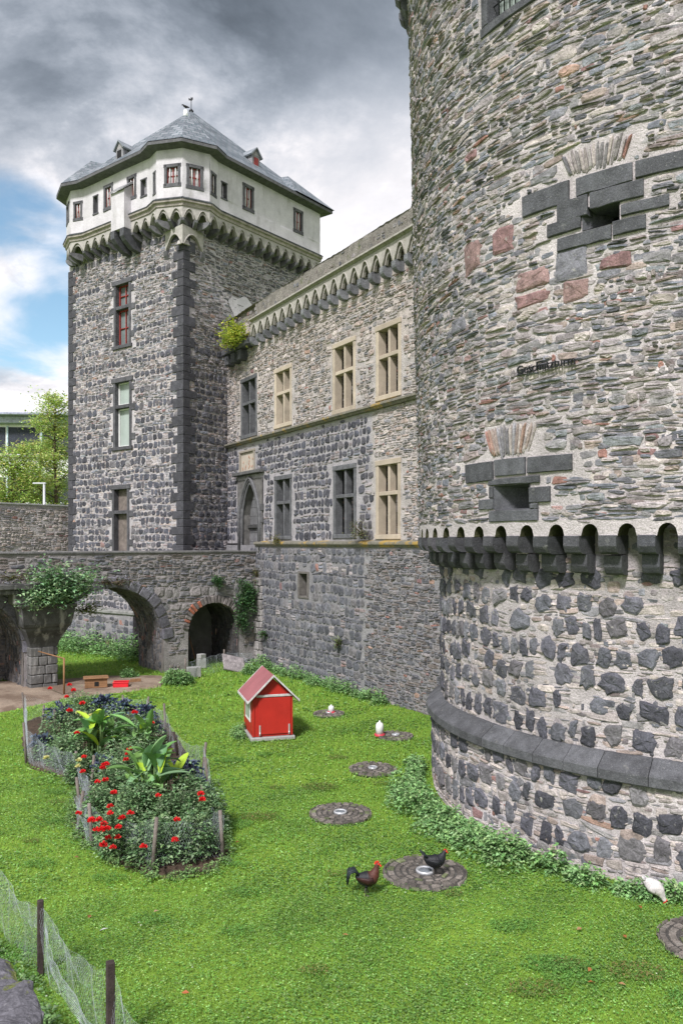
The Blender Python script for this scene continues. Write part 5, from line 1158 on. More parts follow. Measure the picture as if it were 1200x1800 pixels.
def bush(px, py, r, h, label, n=1700, pal=DAHL, size=.085, name='dahlia', grp=None):
    h *= 1.14; c = gnd(px, py); t = thing(name, c, label, 'flowering plant' if name == 'dahlia' else 'plant', grp); mb = MB()
    for k in range(5): a = rng.uniform(0, 6.28); q = rng.uniform(.1, .5) * r; clump(mb, c + (q * math.cos(a), q * math.sin(a), 0), r * .62, r * .62, h * rng.uniform(.7, 1.05), n // 5, size, pal, .3, .05)
    part('foliage', mb, M['leaf'], t); m = MB()
    for k in range(9): a = rng.uniform(0, 6.28); tube(m, [c, c + (r * .25 * math.cos(a), r * .25 * math.sin(a), h * .5), c + (r * .5 * math.cos(a), r * .5 * math.sin(a), h * .85)], [.012, .009, .005], 4, (.06, .09, .04))
    part('stems', m, M['leaf'], t); bushes.append((t, c, r, h)); return t
B_ = [(212, 1500, .58, .80, 'dahlia bush at the near left corner with the thickest red flower cluster'), (272, 1512, .6, .78, 'dark dahlia bush behind the nearest middle stake'), (335, 1505, .62, .76, 'dark dahlia bush at the near right corner of the bed'),
      (185, 1462, .5, .8, 'dahlia bush inside the left netting above the red cluster'), (240, 1462, .6, .92, 'dahlia bush just left of the bed centre with red double flowers'), (300, 1470, .62, .92, 'dahlia bush below the single large red flower'), (355, 1462, .5, .85, 'dahlia bush touching the right netting with two red flowers'),
      (205, 1425, .6, .9, 'dahlia bush on the left side halfway along the bed'), (330, 1425, .55, .8, 'grey green dahlia bush right of the biggest leafy plant'), (192, 1395, .6, .9, 'dahlia bush behind the tallest left stakes'), (235, 1388, .7, 1.0, 'dahlia bush with a red flower spray left of the biggest leaves'), (222, 1362, .75, 1.0, 'dahlia bush in the middle of the bed between both big leaved plants'),
      (120, 1348, .7, .8, 'pale dahlia bush with whitish flowers at the left bulge of the bed'), (150, 1375, .5, .7, 'small dahlia bush by the left netting corner'), (200, 1300, .9, .9, 'far dahlia bush with pale yellow flowers behind the bright green leaves'), (120, 1300, .9, .9, 'far left dahlia bush below the dark kale'), (250, 1318, .9, .9, 'far right dahlia bush in front of the back kale'), (90, 1335, .8, .6, 'low green dahlia bush by the far left netting'), (150, 1262, .8, .8, 'farthest dahlia bush with tall red flowers')]
for a in B_: bush(*a, n=2300, grp='dahlia bushes in the bed')
reds = [(765, 645), (995, 635), (1000, 668), (600, 420), (470, 480), (480, 560), (437, 570), (365, 435), (358, 515), (525, 630), (335, 740), (405, 780), (430, 830), (445, 775), (470, 800), (460, 830), (490, 825), (495, 875), (470, 910), (520, 925), (550, 815), (568, 765), (615, 740), (505, 705), (865, 775), (855, 885), (685, 920), (285, 185), (270, 110), (305, 75), (285, 45), (355, 145), (638, 195), (733, 250), (325, 305), (590, 450), (610, 395), (180, 65), (545, 870), (465, 495), (485, 475), (505, 740)]
yel = [(360, 205), (330, 195), (400, 215), (335, 455), (330, 485), (160, 440)]
for lst, col, nm in ((reds, (.72, .025, .03), 'red_blossom'), (yel, (.72, .70, .32), 'pale_blossom')):
    for x, y in lst:
        px_, py_ = 30 + x / 3.077, 1190 + y / 3.077; z = .95 if y < 800 else .80
        if y < 200: z = 1.15
        if y > 850: z = .6
        d = (H - z) * 1400 / (py_ - 955); P = np.array([(px_ - 600) / 1400 * d, d, z]); k = min(range(len(bushes)), key=lambda i: np.hypot(*(bushes[i][1][:2] - P[:2])))
        t, c, r, h = bushes[k]; mb = MB(); 
        blossom(mb, P, rng.uniform(.065, .085) * (1.25 if y < 250 else 1), col); o_ = part('blossom', mb, M['petal'], t); m = MB(); q = P - (P - c) * .35; q[2] = P[2] - .25; tube(m, [q, P], .006, 4, (.06, .1, .04)); part('flower_stem', m, M['leaf'], t)
KALE = np.array([(.07, .105, .15), (.095, .135, .19), (.05, .075, .11), (.085, .095, .16)])
def kale(px, py, r, h, label):
    h *= 1.15; c = gnd(px, py); t = thing('kale_plant', c, label, 'vegetable plant', 'dark kale plants'); mb = MB(); n = 60
    for k in range(n):
        a = rng.uniform(0, 6.28); el = rng.uniform(.1, 1.25); L_ = r * rng.uniform(.7, 1.1); b = c + (0, 0, h * rng.uniform(.35, .6)); d = np.array([math.cos(a) * math.cos(el), math.sin(a) * math.cos(el), math.sin(el)]); s = np.array([-math.sin(a), math.cos(a), 0]); V = []; m_ = 7
        cc = lcol(1, KALE, .3, .1)[0]
        for j in range(m_):
            q = j / (m_ - 1); p = b + d * L_ * q + EZ * (-.45 * L_ * q * q); w_ = r * .13 * math.sin(math.pi * min(1, q * .9 + .12)) ** .6; wob = .03 * (-1) ** j; V += [p + s * w_ + EZ * (wob + .02), p - EZ * .012, p - s * w_ + EZ * (.02 - wob)]
        F = [[3 * j + i, 3 * j + 3 + i, 3 * j + 4 + i, 3 * j + 1 + i] for j in range(m_ - 1) for i in (0, 1)]; mb.add(np.array(V), [np.array(F)], cc)
    part('leaves', mb, M['leaf'], t); m = MB(); tube(m, [c, c + (0, 0, h * .6)], [.03, .02], 6, (.1, .13, .08)); part('stem', m, M['leaf'], t)
for a in ((110, 1292, .62, .95, 'dark blue kale at the far left of the bed beside red flowers'), (182, 1264, .52, .85, 'dark blue kale farthest back, topmost in the bed'), (213, 1278, .55, .9, 'dark blue kale right of the pale yellow flowers'), (255, 1284, .5, .85, 'dark blue kale by the red flower spike at the far right'), (262, 1308, .5, .7, 'dark kale below the red flower spike near the right stakes'), (78, 1332, .5, .6, 'low blue kale in the left bulge behind the netting'), (322, 1398, .48, .95, 'dark blue kale right of the biggest leaves near the right stakes'), (345, 1412, .42, .6, 'small drooping kale against the right netting'), (182, 1380, .36, .8, 'narrow blue kale on the left between dahlia bushes')): kale(*a)
def canna(px, py, h, nl, L_, label, pal, yng=.2):
    c = gnd(px, py); t = thing('canna_plant', c, label, 'plant', 'large leaved plants'); mb = MB(); m = MB()
    for k in range(nl):
        st_ = c + (rng.uniform(-.22, .22), rng.uniform(-.22, .22), 0); z = h * rng.uniform(.3, .8); a = rng.uniform(0, 6.28); el = rng.uniform(.25, 1.35); ll = L_ * rng.uniform(.7, 1.1); b = st_ + (0, 0, z); d = np.array([math.cos(a) * math.cos(el), math.sin(a) * math.cos(el), math.sin(el)]); s = np.array([-math.sin(a), math.cos(a), 0.]); up = np.cross(s, d) * -1; V = []; m_ = 9
        cc = lcol(1, pal, .2, .08)[0] if rng.uniform() > yng else np.array([.42, .60, .05]); w0 = ll * rng.uniform(.09, .155); dr = rng.uniform(.25, .9)
        for j in range(m_):
            q = j / (m_ - 1); p = b + d * ll * q - EZ * dr * ll * q * q * .6; w_ = w0 * (math.sin(math.pi * min(1, q * .93 + .05)) ** .75) + .004; V += [p + s * w_ + up * w_ * .45, p + s * w_ * .5 + up * w_ * .12, p, p - s * w_ * .5 + up * w_ * .12, p - s * w_ + up * w_ * .45]
        F = [[5 * j + i, 5 * j + 5 + i, 5 * j + 6 + i, 5 * j + 1 + i] for j in range(m_ - 1) for i in range(4)]; mb.add(np.array(V), [np.array(F)], cc, 0, True)
        tube(m, [st_, b], [.02, .012], 5, (.12, .2, .06))
    part('leaves', mb, M['leaf'], t); part('stems', m, M['leaf'], t)
CP = np.array([(.18, .36, .09), (.14, .29, .08), (.24, .42, .14), (.18, .33, .15)])
canna(265, 1440, 1.45, 48, .85, 'biggest plant of the bed, with long arching paddle leaves', CP, .15)
canna(290, 1420, 1.1, 16, .7, 'paddle leaved plant close behind the biggest one, towards the right stakes', CP, .1)
canna(168, 1340, 1.3, 40, .8, 'plant with glowing yellow green top leaves in the far left half of the bed', CP * (.8, .85, .9), .3)
canna(245, 1345, 1.25, 30, .75, 'pointed leaved plant in the middle of the bed behind the biggest one', CP * .85, .05)
canna(205, 1330, .9, 14, .6, 'smaller broad leaved plant right of the bright yellow green one', CP * .8, .05)
bl = [*bed[:]]; strip('weeds', [*bed[:6]], .22, .20, 1800, .06, WEED_, 'low leafy weeds spilling over the near left edge of the flower bed'); strip('weeds', [*bed[16:], bed[0]], .25, .18, 1800, .06, WEED_, 'low leafy weeds spilling over the near right edge of the flower bed')
# posts and netting round the bed
def net(mb, top, bot, cell=.05, r=.0011, wob=.03):
    """diamond wire netting between a top line and a bottom line"""
    top = np.array(top, float); bot = np.array(bot, float); L_ = np.concatenate([[0], np.cumsum(np.linalg.norm(np.diff(bot, axis=0), axis=1))]); nu = max(2, int(L_[-1] / cell)); hgt = np.linalg.norm(top - bot, axis=1).mean(); nv = max(2, int(hgt / cell)); 
    s = np.linspace(0, L_[-1], nu + 1); T = np.stack([np.interp(s, L_, top[:, j]) for j in range(3)], -1); B = np.stack([np.interp(s, L_, bot[:, j]) for j in range(3)], -1)
    q = np.linspace(0, 1, nv + 1); G = B[:, None] * (1 - q[None, :, None]) + T[:, None] * q[None, :, None]
    fx = np.sin(s * 9 + 2)[:, None] * .5 + np.sin(s[:, None] * 4.1 + q[None] * 5) * .5 + np.sin(s[:, None] * 23 + q[None] * 3) * .25; fy = np.cos(s[:, None] * 7.3 + q[None] * 4)
    G[..., 0] += wob * fx; G[..., 1] += wob * fy; G[..., 2] += wob * .5 * np.sin(s * 11)[:, None] * q[None]
    G[:, ::2] += (G[np.minimum(np.arange(nu + 1) + 1, nu), ::2] - G[:, ::2]) * .5
    a, b = [], []
    for j in range(nv):
        k = np.arange(nu)
        a.append(G[:-1, j]); b.append(G[:-1, j + 1]); 
        if j % 2 == 0: a.append(G[:-1, j]); b.append(G[1:, j + 1])
        else: a.append(G[1:, j]); b.append(G[:-1, j + 1])
    a.append(G[:-1, nv]); b.append(G[1:, nv]); a = np.concatenate(a); b = np.concatenate(b); wires(mb, a, b, r)
def wires(mb, a, b, r):
    d = b - a; ln = np.linalg.norm(d, axis=1); ok = ln > 1e-4; a, b, d = a[ok], b[ok], d[ok] / ln[ok][:, None]; n = len(a); s = np.cross(d, [0.3, .2, 1]); s /= np.linalg.norm(s, axis=1)[:, None] + 1e-9; t = np.cross(d, s); V = []
    for p in (a, b):
        for k in range(3): an = 2 * math.pi * k / 3; V.append(p + (s * math.cos(an) + t * math.sin(an)) * r)
    V = np.stack(V, 1).reshape(-1, 3); bs = np.arange(n)[:, None] * 6; mb.add(V, [np.concatenate([bs + [k, (k + 1) % 3, 3 + (k + 1) % 3, 3 + k] for k in range(3)])])
posts = [(45, 1217, 1268), (47, 1270, 1340), (128, 1322, 1370), (155, 1357, 1402), (137, 1392, 1462), (163, 1415, 1488), (268, 1435, 1528), (392, 1425, 1505), (361, 1380, 1440), (368, 1330, 1392), (356, 1305, 1362), (313, 1286, 1330), (292, 1237, 1302), (257, 1224, 1262), (217, 1222, 1252), (130, 1221, 1255)]
ft = thing('garden_fence', gnd(268, 1528), 'knee high wire netting on grey wooden stakes all round the flower bed', 'fence'); tops, bots = [], []
for i, (x, yt, yb) in enumerate(posts + [(73, 1240, 1290), (97, 1248, 1300), (161, 1328, 1384), (142, 1367, 1425)]):
    g = gnd(x, yb); h = (yb - yt) / 1400 * g[1]; m = MB(); lx, ly = rng.uniform(-.05, .05, 2); tube(m, [g - EZ * .1, g + (lx, ly, h * .5), g + (2 * lx, 2 * ly, h)], [.036, .034, .033], 8); part('post', m, M['darkwood'] if i in (11,) else M['wood'], ft)
    if i < 16: tops.append(g + (0, 0, min(h * .92, .85))); bots.append(g.copy())
tops.append(tops[0]); bots.append(bots[0]); T2, B2 = [], []
for i in range(16):      # the top sags between stakes
    for q in (0, .33, .66):
        a, b = tops[i], tops[i + 1]; sg = -.16 * math.sin(math.pi * q) * rng.uniform(.4, 1.3); T2.append(a + (b - a) * q + EZ * sg); B2.append(bots[i] + (bots[i + 1] - bots[i]) * q)
T2.append(tops[0]); B2.append(bots[0]); mb = MB(); net(mb, T2, B2, .045, .0009, .035); net(mb, np.array(T2)[3:15] - (0, 0, .03), np.array(B2)[3:15], .045, .0008, .07); part('netting', mb, M['net'], ft)
# ---------------------------------------------------------------- near fence at the lower left
ff = thing('garden_fence', gnd(72, 1708), 'drooping chicken wire on two dark stakes at the lower left corner', 'fence')
fp = [np.array([-6.2, 12.6, 0]), np.array([-4.85, 11.3, 0]), np.array([-3.85, 10.2, 0]), np.array([-2.5, 8.63, 0]), np.array([-1.55, 7.4, 0])]
for i, h in ((2, .93), (3, .97)):
    m = MB(); g = fp[i]; sq = .052 if i == 2 else .06; box(m, (-sq / 1.4, -sq / 1.4, -.3), (sq / 1.4, sq / 1.4, h), .008, o=g, rz=.5); part('post', m, M['darkwood'], ff)
T3, B3 = [], []
for i in range(4):
    for q in (0, .25, .5, .75): T3.append(fp[i] + (fp[i + 1] - fp[i]) * q + EZ * (.86 - .22 * math.sin(math.pi * q) * (1 if i != 1 else .8))); B3.append(fp[i] + (fp[i + 1] - fp[i]) * q)
T3.append(fp[4] + EZ * .85); B3.append(fp[4]); mb = MB(); net(mb, T3, B3, .045, .0007, .03); net(mb, np.array(T3)[2:12] + (.03, .03, -.02), np.array(B3)[2:12] * .35 + np.array(T3)[2:12] * .65, .04, .0007, .03)
net(mb, [fp[2] + (.1, -.1, .7), fp[2] + (.35, -.55, .45), fp[3] + (-.35, .3, .2), fp[3] + (.05, -.1, .1)], [fp[2] + (.1, -.1, .62), fp[2] + (.33, -.6, .33), fp[3] + (-.38, .26, .08), fp[3] + (.0, -.15, .02)], .022, .0012, .02); part('netting', mb, M['net'], ff)
WEED = np.array([(.13, .24, .075), (.17, .30, .10), (.10, .18, .07), (.20, .32, .14)])
mb = MB()
for k in range(150):
    q = rng.uniform(0, 1); p = fp[1] + (fp[4] - fp[1]) * q; e = rng.uniform(.15, 2.2); c = p + np.array([-.7, -.72, 0]) * e; r = rng.uniform(.15, .34); clump(mb, c, r, r, rng.uniform(.12, .34), 90, .07, WEED, .3)
single('weeds', mb, M['leaf'], (-3.5, 8.5, 0), 'dense leafy weeds between the near fence and the grey foreground stones', 'ground cover', kind='stuff')
# ---------------------------------------------------------------- stones of the parapet under the photographer
t = thing('parapet_wall', (-1.6, 3.0, 0), 'rough grey parapet stones with yellow green moss at the bottom left corner', 'wall'); m = MB()
e0 = np.array([-1.64, 3.82]); e1 = np.array([-.62, 2.35]); dd = (e1 - e0) / np.linalg.norm(e1 - e0); nn = np.array([-dd[1], dd[0]]) * -1; nn = nn if nn[0] < 0 else -nn
def slab(mb, cx, cy, z, rx, ry, th, rot, g):
    n = 44; a = np.linspace(0, 2 * np.pi, n, endpoint=False); ph = rng.uniform(0, 6, 4); f = lambda q, e: np.sign(q) * np.abs(q) ** e
    r = 1 + .07 * np.sin(3 * a + ph[0]) + .05 * np.sin(7 * a + ph[1]) + .035 * np.sin(13 * a + ph[2]) + rng.uniform(-.03, .03, n); X = f(np.cos(a), .62) * rx * r; Y = f(np.sin(a), .62) * ry * r
    V = []; rings = ((.90, -th, 0), (1.0, -th * .7, .01), (1.02, -th * .15, .01), (.985, -.012, .006), (.9, 0, .007), (.7, .004, .008), (.45, .002, .008), (.2, 0, .008))
    for s_, dz, jt in rings:
        j = 1 + rng.uniform(-.025, .025, n) * (jt > 0); x = X * s_ * j; y = Y * s_ * j; V.append(np.stack([cx + x * math.cos(rot) - y * math.sin(rot), cy + x * math.sin(rot) + y * math.cos(rot), z + dz + rng.uniform(-1, 1, n) * jt + .02 * np.sin(x * 9 + ph[3]) * np.cos(y * 11)], -1))
    V = np.concatenate(V + [np.array([[cx, cy, z]])]); m_ = len(rings); k = np.arange(n); k2 = (k + 1) % n
    mb.add(V, [np.concatenate([np.stack([q * n + k, q * n + k2, (q + 1) * n + k2, (q + 1) * n + k], -1) for q in range(m_ - 1)]), np.stack([(m_ - 1) * n + k, (m_ - 1) * n + k2, np.full(n, m_ * n)], -1)], (g * .62, g * .60, g * .68), 0, False)
ra = math.atan2(dd[1], dd[0])
for al, ou, rx, ry, dz, g in ((-.12, .24, .17, .26, .0, .15), (.20, .20, .19, .25, .01, .17), (.58, .17, .21, .24, .02, .15), (.98, .2, .21, .26, .0, .16), (1.4, .2, .2, .26, .01, .15), (0.0, .72, .28, .25, -.02, .15), (.55, .70, .28, .25, .0, .16), (1.1, .7, .28, .25, .0, .15)):
    p = e0 + dd * al + nn * ou; p = p + nn * .03; slab(m, p[0], p[1], 3.56 + dz, rx, ry, .12, ra + rng.uniform(-.12, .12), g)
part('cap_stones', m, mat('capstone', (1.15, 1.15, 1.15), speck=.3, n_amt=.35, n_scale=9, fine=.35, f_scale=60, bump=1.0, b_scale=30, b_dist=.02, stain=(.13, .15, .02), st_scale=5.5, st_thr=(.60, .66)), t)
mo = MB()
for q in range(9): al = rng.uniform(-.1, 1.2); p = e0 + dd * al + nn * rng.uniform(.1, .35); clump(mo, np.array([p[0], p[1], 3.50]), .07, .07, .06, 260, .012, np.array([(.20, .24, .03), (.14, .18, .03)]), .2)
part('moss', mo, M['leaf'], t)
m = MB(); cbox(m, (*e0, 0), (*dd, 0), (*nn, 0), EZ, (-.3, .12, 0), (3.5, .9, 3.45), .05, (.2, .19, .18)); part('wall', m, M['stone'], t)
# ================================================================= COOP
def coop():
    c = np.array([-2.13, 23.05, 0]); t = thing('chicken_coop', c, 'small bright red wooden hen house with a gabled red felt roof on the lawn', 'hen house', rz=0); a = R_(16); X = np.array([math.cos(a), math.sin(a), 0]); Y = np.array([-math.sin(a), math.cos(a), 0]); w_, l_ = .57, .74; z0, z1, zr = .10, 1.22, 1.78
    m = MB(); cbox(m, c, X, Y, EZ, (-w_ - .06, -l_ - .10, -.02), (w_ + .06, l_ + .1, .09), .02); part('base_slab', m, M['concrete'], t)
    m = MB(); v = 0
    extr(m, c - Y * l_, X, EZ, [(-w_, z0), (w_, z0), (w_, z1), (0, zr - .07), (-w_, z1)], Y * 2 * l_); part('body', m, M['red'], t)
    m = MB(); cbox(m, c, X, Y, EZ, (-w_ + .16, -l_ - .035, z0 + .06), (w_ - .06, -l_ - .004, z1 - .04), .008); dr = part('door', m, M['red'], t)
    for x in (-w_ + .20, w_ - .11):
        m = MB(); cbox(m, c, X, Y, EZ, (x - .02, -l_ - .055, z0 + .03), (x + .02, -l_ - .036, z0 + .32), .004); tube(m, [c + X * x - Y * (l_ + .06) + EZ * (z0 + .05), c + X * x - Y * (l_ + .06) + EZ * (z0 + .12)], .02, 6); part('hinge', m, M['steel'], dr)
    m = MB(); cbox(m, c, X, Y, EZ, (-w_ + .10, -l_ - .05, z1 - .02), (w_ - .02, -l_ - .006, z1 + .045), .008); part('door_rail', m, M['trim'], t)
    for s_ in (-w_ + .0, w_ - .055):
        m = MB(); cbox(m, c, X, Y, EZ, (s_, -l_ - .02, z0), (s_ + .055, -l_ - .002, z1 - .03), .005); part('corner_board', m, M['red'], t)
    m = MB(); cbox(m, c, X, Y, EZ, (-w_ - .02, -.45, .45), (-w_ - .004, .42, 1.1), .006); wi = part('window', m, M['white'], t); m = MB(); cbox(m, c, X, Y, EZ, (-w_ - .026, -.36, .54), (-w_ - .0205, .33, 1.01), .002); part('pane', m, M['glass2'], wi)
    for s_ in (-1, 1):
        sl = (zr - z1) / w_; e = .30; m = MB(); A = [(0, zr), (s_ * (w_ + .15), zr - sl * (w_ + .15)), (s_ * (w_ + .15), zr - sl * (w_ + .15) + .045), (0, zr + .05)]
        if s_ < 0: A = A[::-1]
        extr(m, c - Y * (l_ + .16), X, EZ, A, Y * (2 * l_ + .3)); rf = part('roof_panel', m, M['felt'], t)
        for yy in (-l_ - .19, l_ + .143):
            m = MB(); B = [(0, zr + .0), (s_ * (w_ + .165), zr - sl * (w_ + .165) + .0), (s_ * (w_ + .165), zr - sl * (w_ + .165) + .055), (0, zr + .06)]; extr(m, c + Y * yy, X, EZ, B if s_ > 0 else B[::-1], Y * .028); part('barge_board', m, M['trim'], rf)
        m = MB(); cbox(m, c, X, Y, EZ, (s_ * (w_ + .16) - .012, -l_ - .16, zr - sl * (w_ + .15) - .02), (s_ * (w_ + .16) + .012, l_ + .14, zr - sl * (w_ + .15) + .05), .004); part('eaves_board', m, M['trim'], rf)
coop()
strip('weeds', [(-2.75, 22.3), (-2.95, 23.0), (-3.05, 23.7)], .35, .26, 1200, .07, NETTLE, 'small weeds along the left side of the red hen house')
# duck house, trough and loose things by the arches
def duck_house():
    c = gnd(169, 1209); t = thing('duck_house', c, 'small brown wooden box shelter with a dark entrance hole under the arch', 'hutch'); a = .32
    kw = dict(o=c, rz=a); m = MB(); box(m, (-.40, -.25, .04), (.40, .25, .36), .01, **kw)
    part('body', m, M['plank'], t); m = MB(); box(m, (-.46, -.33, .385), (.46, .33, .42), .008, **kw); part('roof', m, M['plank'], t)
    for k in range(4):
        m = MB(); box(m, (-.41, -.262, .045 + k * .082), (.41, -.251, .045 + k * .082 + .074), .003, **kw); part('plank', m, M['plank'], t)
    m = MB(); box(m, (-.06, -.27, .10), (.10, -.263, .27), .003, **kw); part('entrance', m, M['black'], t)
duck_house()
def tub():
    c = gnd(213, 1208); t = thing('feed_trough', c, 'bright red plastic trough beside the wooden box shelter', 'trough'); m = MB(); kw = dict(o=c, rz=.2)
    for lo, hi in (((-.27, -.2, 0), (.27, .2, .03)), ((-.28, -.21, .03), (-.245, .21, .2)), ((.245, -.21, .03), (.28, .21, .2)), ((-.244, -.21, .03), (.244, -.18, .2)), ((-.244, .18, .03), (.244, .21, .2))): box(m, lo, hi, .008, (.62, .02, .03), **kw)
    part('basin', m, M['plastic'], t); m = MB(); box(m, (-.30, -.23, .2), (.30, -.17, .225), .005, (.7, .03, .04), **kw); box(m, (-.30, .17, .2), (.30, .23, .225), .005, (.7, .03, .04), **kw); part('rim', m, M['plastic'], t)
    c = gnd(232, 1200); m = MB(); 
    for k in range(2): cbox(m, c + (k * .14, k * .05, 0), (.93, .36, 0), (-.36, .93, 0), EZ, (-.2, -.03, .02), (.2, .03, .09 + k * .06), .01, (.1, .08, .07))
    single('timber_scraps', m, M['plank'], c, 'two short dark timber scraps right of the red trough', 'wood')
tub()
for x, yb, w_, h, label in ((354, 1174, .38, .42, 'upper pale concrete block standing at the tunnel mouth'), (340, 1190, .58, .42, 'long pale concrete block lying at the left side of the tunnel mouth')):
    c = gnd(x, yb); m = MB(); box(m, (-w_ / 2, -.15, 0), (w_ / 2, .15, h), .02, o=c, rz=.5); single('concrete_block', m, M['concrete'], c, label, 'block')
c = gnd(352, 1168); m = MB(); box(m, (-.16, -.14, .42), (.16, .14, .62), .02, o=gnd(354, 1174), rz=.9); single('concrete_block', m, M['concrete'], gnd(354, 1174), 'smallest pale block, lying on top of the upper concrete block', 'block')
c = gnd(413, 1180); m = MB(); V = cbox(m, c, (.9, .3, -.25), (-.2, .55, .8), (.35, -.75, .5), (-.5, -.02, -.06), (.5, .75, .06), .03, (.24, .22, .21)); single('stone_slab', m, M['stone'], c, 'flat grey stone slab leaning at the right side of the tunnel mouth', 'slab')
c = gnd(394, 1176); t = thing('wire_fence', c, 'low wire netting with two thin grey posts closing off the tunnel mouth', 'fence')
q0, q1, q2 = gnd(326, 1196), gnd(394, 1178), gnd(444, 1172)
for q in (q0, q1): m = MB(); tube(m, [q, q + EZ * .9], .035, 6); part('post', m, M['wood'], t)
mb = MB(); net(mb, [q0 + EZ * .7, q1 + EZ * .75, q2 + EZ * .6], [q0, q1, q2], .06, .0022, .03); part('netting', mb, M['net'], t)
q = gnd(113, 1222); t = thing('railing', q, 'rusty post with a sloping top rail left of the wooden box shelter', 'railing'); m = MB(); tube(m, [q, q + EZ * 1.35], .035, 6); part('post', m, M['plank'], t); m = MB(); tube(m, [q + EZ * 1.33, q + (-1.3, 1.0, 1.45)], .025, 6); part('rail', m, M['plank'], t)
m = MB(); q = gnd(347, 1172); tube(m, [q, q + (-.42, .25, 1.35)], .022, 6); single('wooden_pole', m, M['plank'], q, 'thin brown pole leaning in the dark of the tunnel', 'pole')
# ================================================================= STONE COVERS, DRINKERS
def cover(px, py, r, ro, label, dish=None):
    c = gnd(px, py, .05); c[2] = 0; t = thing('stone_cover', c, label, 'drain cover', 'round cobbled covers in the lawn'); m = MB()
    lathe(m, c, [(r * .98, -.05), (r * .98, .015), (r * .9, .028), (0.02, .032)], 40, (.07, .065, .055)); part('bed', m, M['mortar'], t)
    m = MB(); rr = ro + .03
    while rr < r:
        w_ = random.uniform(.10, .15) * (1 if r > .55 else 1.1); n = max(6, int(2 * math.pi * (rr + w_ / 2) / random.uniform(.12, .19)))
        a0 = random.uniform(0, 6.28)
        for k in range(n):
            a = a0 + 2 * math.pi * k / n; da = math.pi / n * .86; hh = random.uniform(.034, .052); r0_, r1_ = rr + .012, min(rr + w_ - .008, r + random.uniform(-.02, .03)); cc = np.array([.135, .122, .10]) * random.uniform(.55, 1.5) * (np.array([.8, 1.05, .6]) if random.random() < .12 else 1)
            V = [c + (q * math.cos(a + e * f), q * math.sin(a + e * f), z) for z, f, g in ((.0, 1, 0), (hh, .8, .012)) for q, e in ((r0_ + g, -da), (r0_ + g, da), (r1_ - g, da), (r1_ - g, -da))]; m.add(np.array(V), [np.array([[4, 5, 6, 7], [0, 1, 5, 4], [1, 2, 6, 5], [2, 3, 7, 6], [3, 0, 4, 7]])], cc)
        rr += w_
    part('cobbles', m, M['stone'], t)
    m = MB(); lathe(m, c, [(ro * 1.05, .02), (ro * 1.05, .062), (ro * 1.02, .072), (ro * .80, .072), (ro * .76, .05)], 28); part('metal_ring', m, M['steel'], t); m = MB(); lathe(m, c, [(ro * .8, .03), (ro * .8, .056), (.01, .058)], 24); part('lid', m, M['lid'], t); return c
cover(578, 1252, .52, .10, 'farthest round stone cover, under the small drinker'); cover(695, 1291, .52, .11, 'round stone cover at the tall drinker near the castle wall'); cover(655, 1349, .57, .11, 'round stone cover in the middle of the lawn, the third from the back'); cover(598, 1427, .62, .13, 'round stone cover with a bright white ring, left of the nettles'); cover(747, 1530, .70, .15, 'round stone cover with the black hen standing on it'); cover(1250, 1652, .70, .15, 'weedy brown stone cover cut off by the right edge of the picture')
def drinker(px, py, h, r, label):
    c = gnd(px, py); t = thing('poultry_drinker', c, label, 'water drinker', 'white poultry drinkers'); m = MB(); lathe(m, c, [(r * 1.25, .0), (r * 1.3, .03), (r * 1.3, .07), (r * 1.2, .075), (r * 1.0, .05)], 24, (.60, .05, .08)); part('red_tray', m, M['plastic'], t)
    m = MB(); lathe(m, c, [(r, .05), (r, h * .68), (r * .93, h * .8), (r * .7, h * .9), (r * .25, h * .95), (r * .2, h)], 24, (.72, .73, .72)); part('tank', m, M['plastic'], t); m = MB(); lathe(m, c, [(r * .25, h * .95), (r * .28, h * .97), (r * .16, h * 1.06), (.003, h * 1.07)], 12, (.7, .7, .7)); part('knob', m, M['plastic'], t)
drinker(582, 1254, .27, .095, 'short white drinker with a red tray on the farthest stone cover'); drinker(667, 1294, .42, .115, 'tall white drinker with a red tray beside the second stone cover')
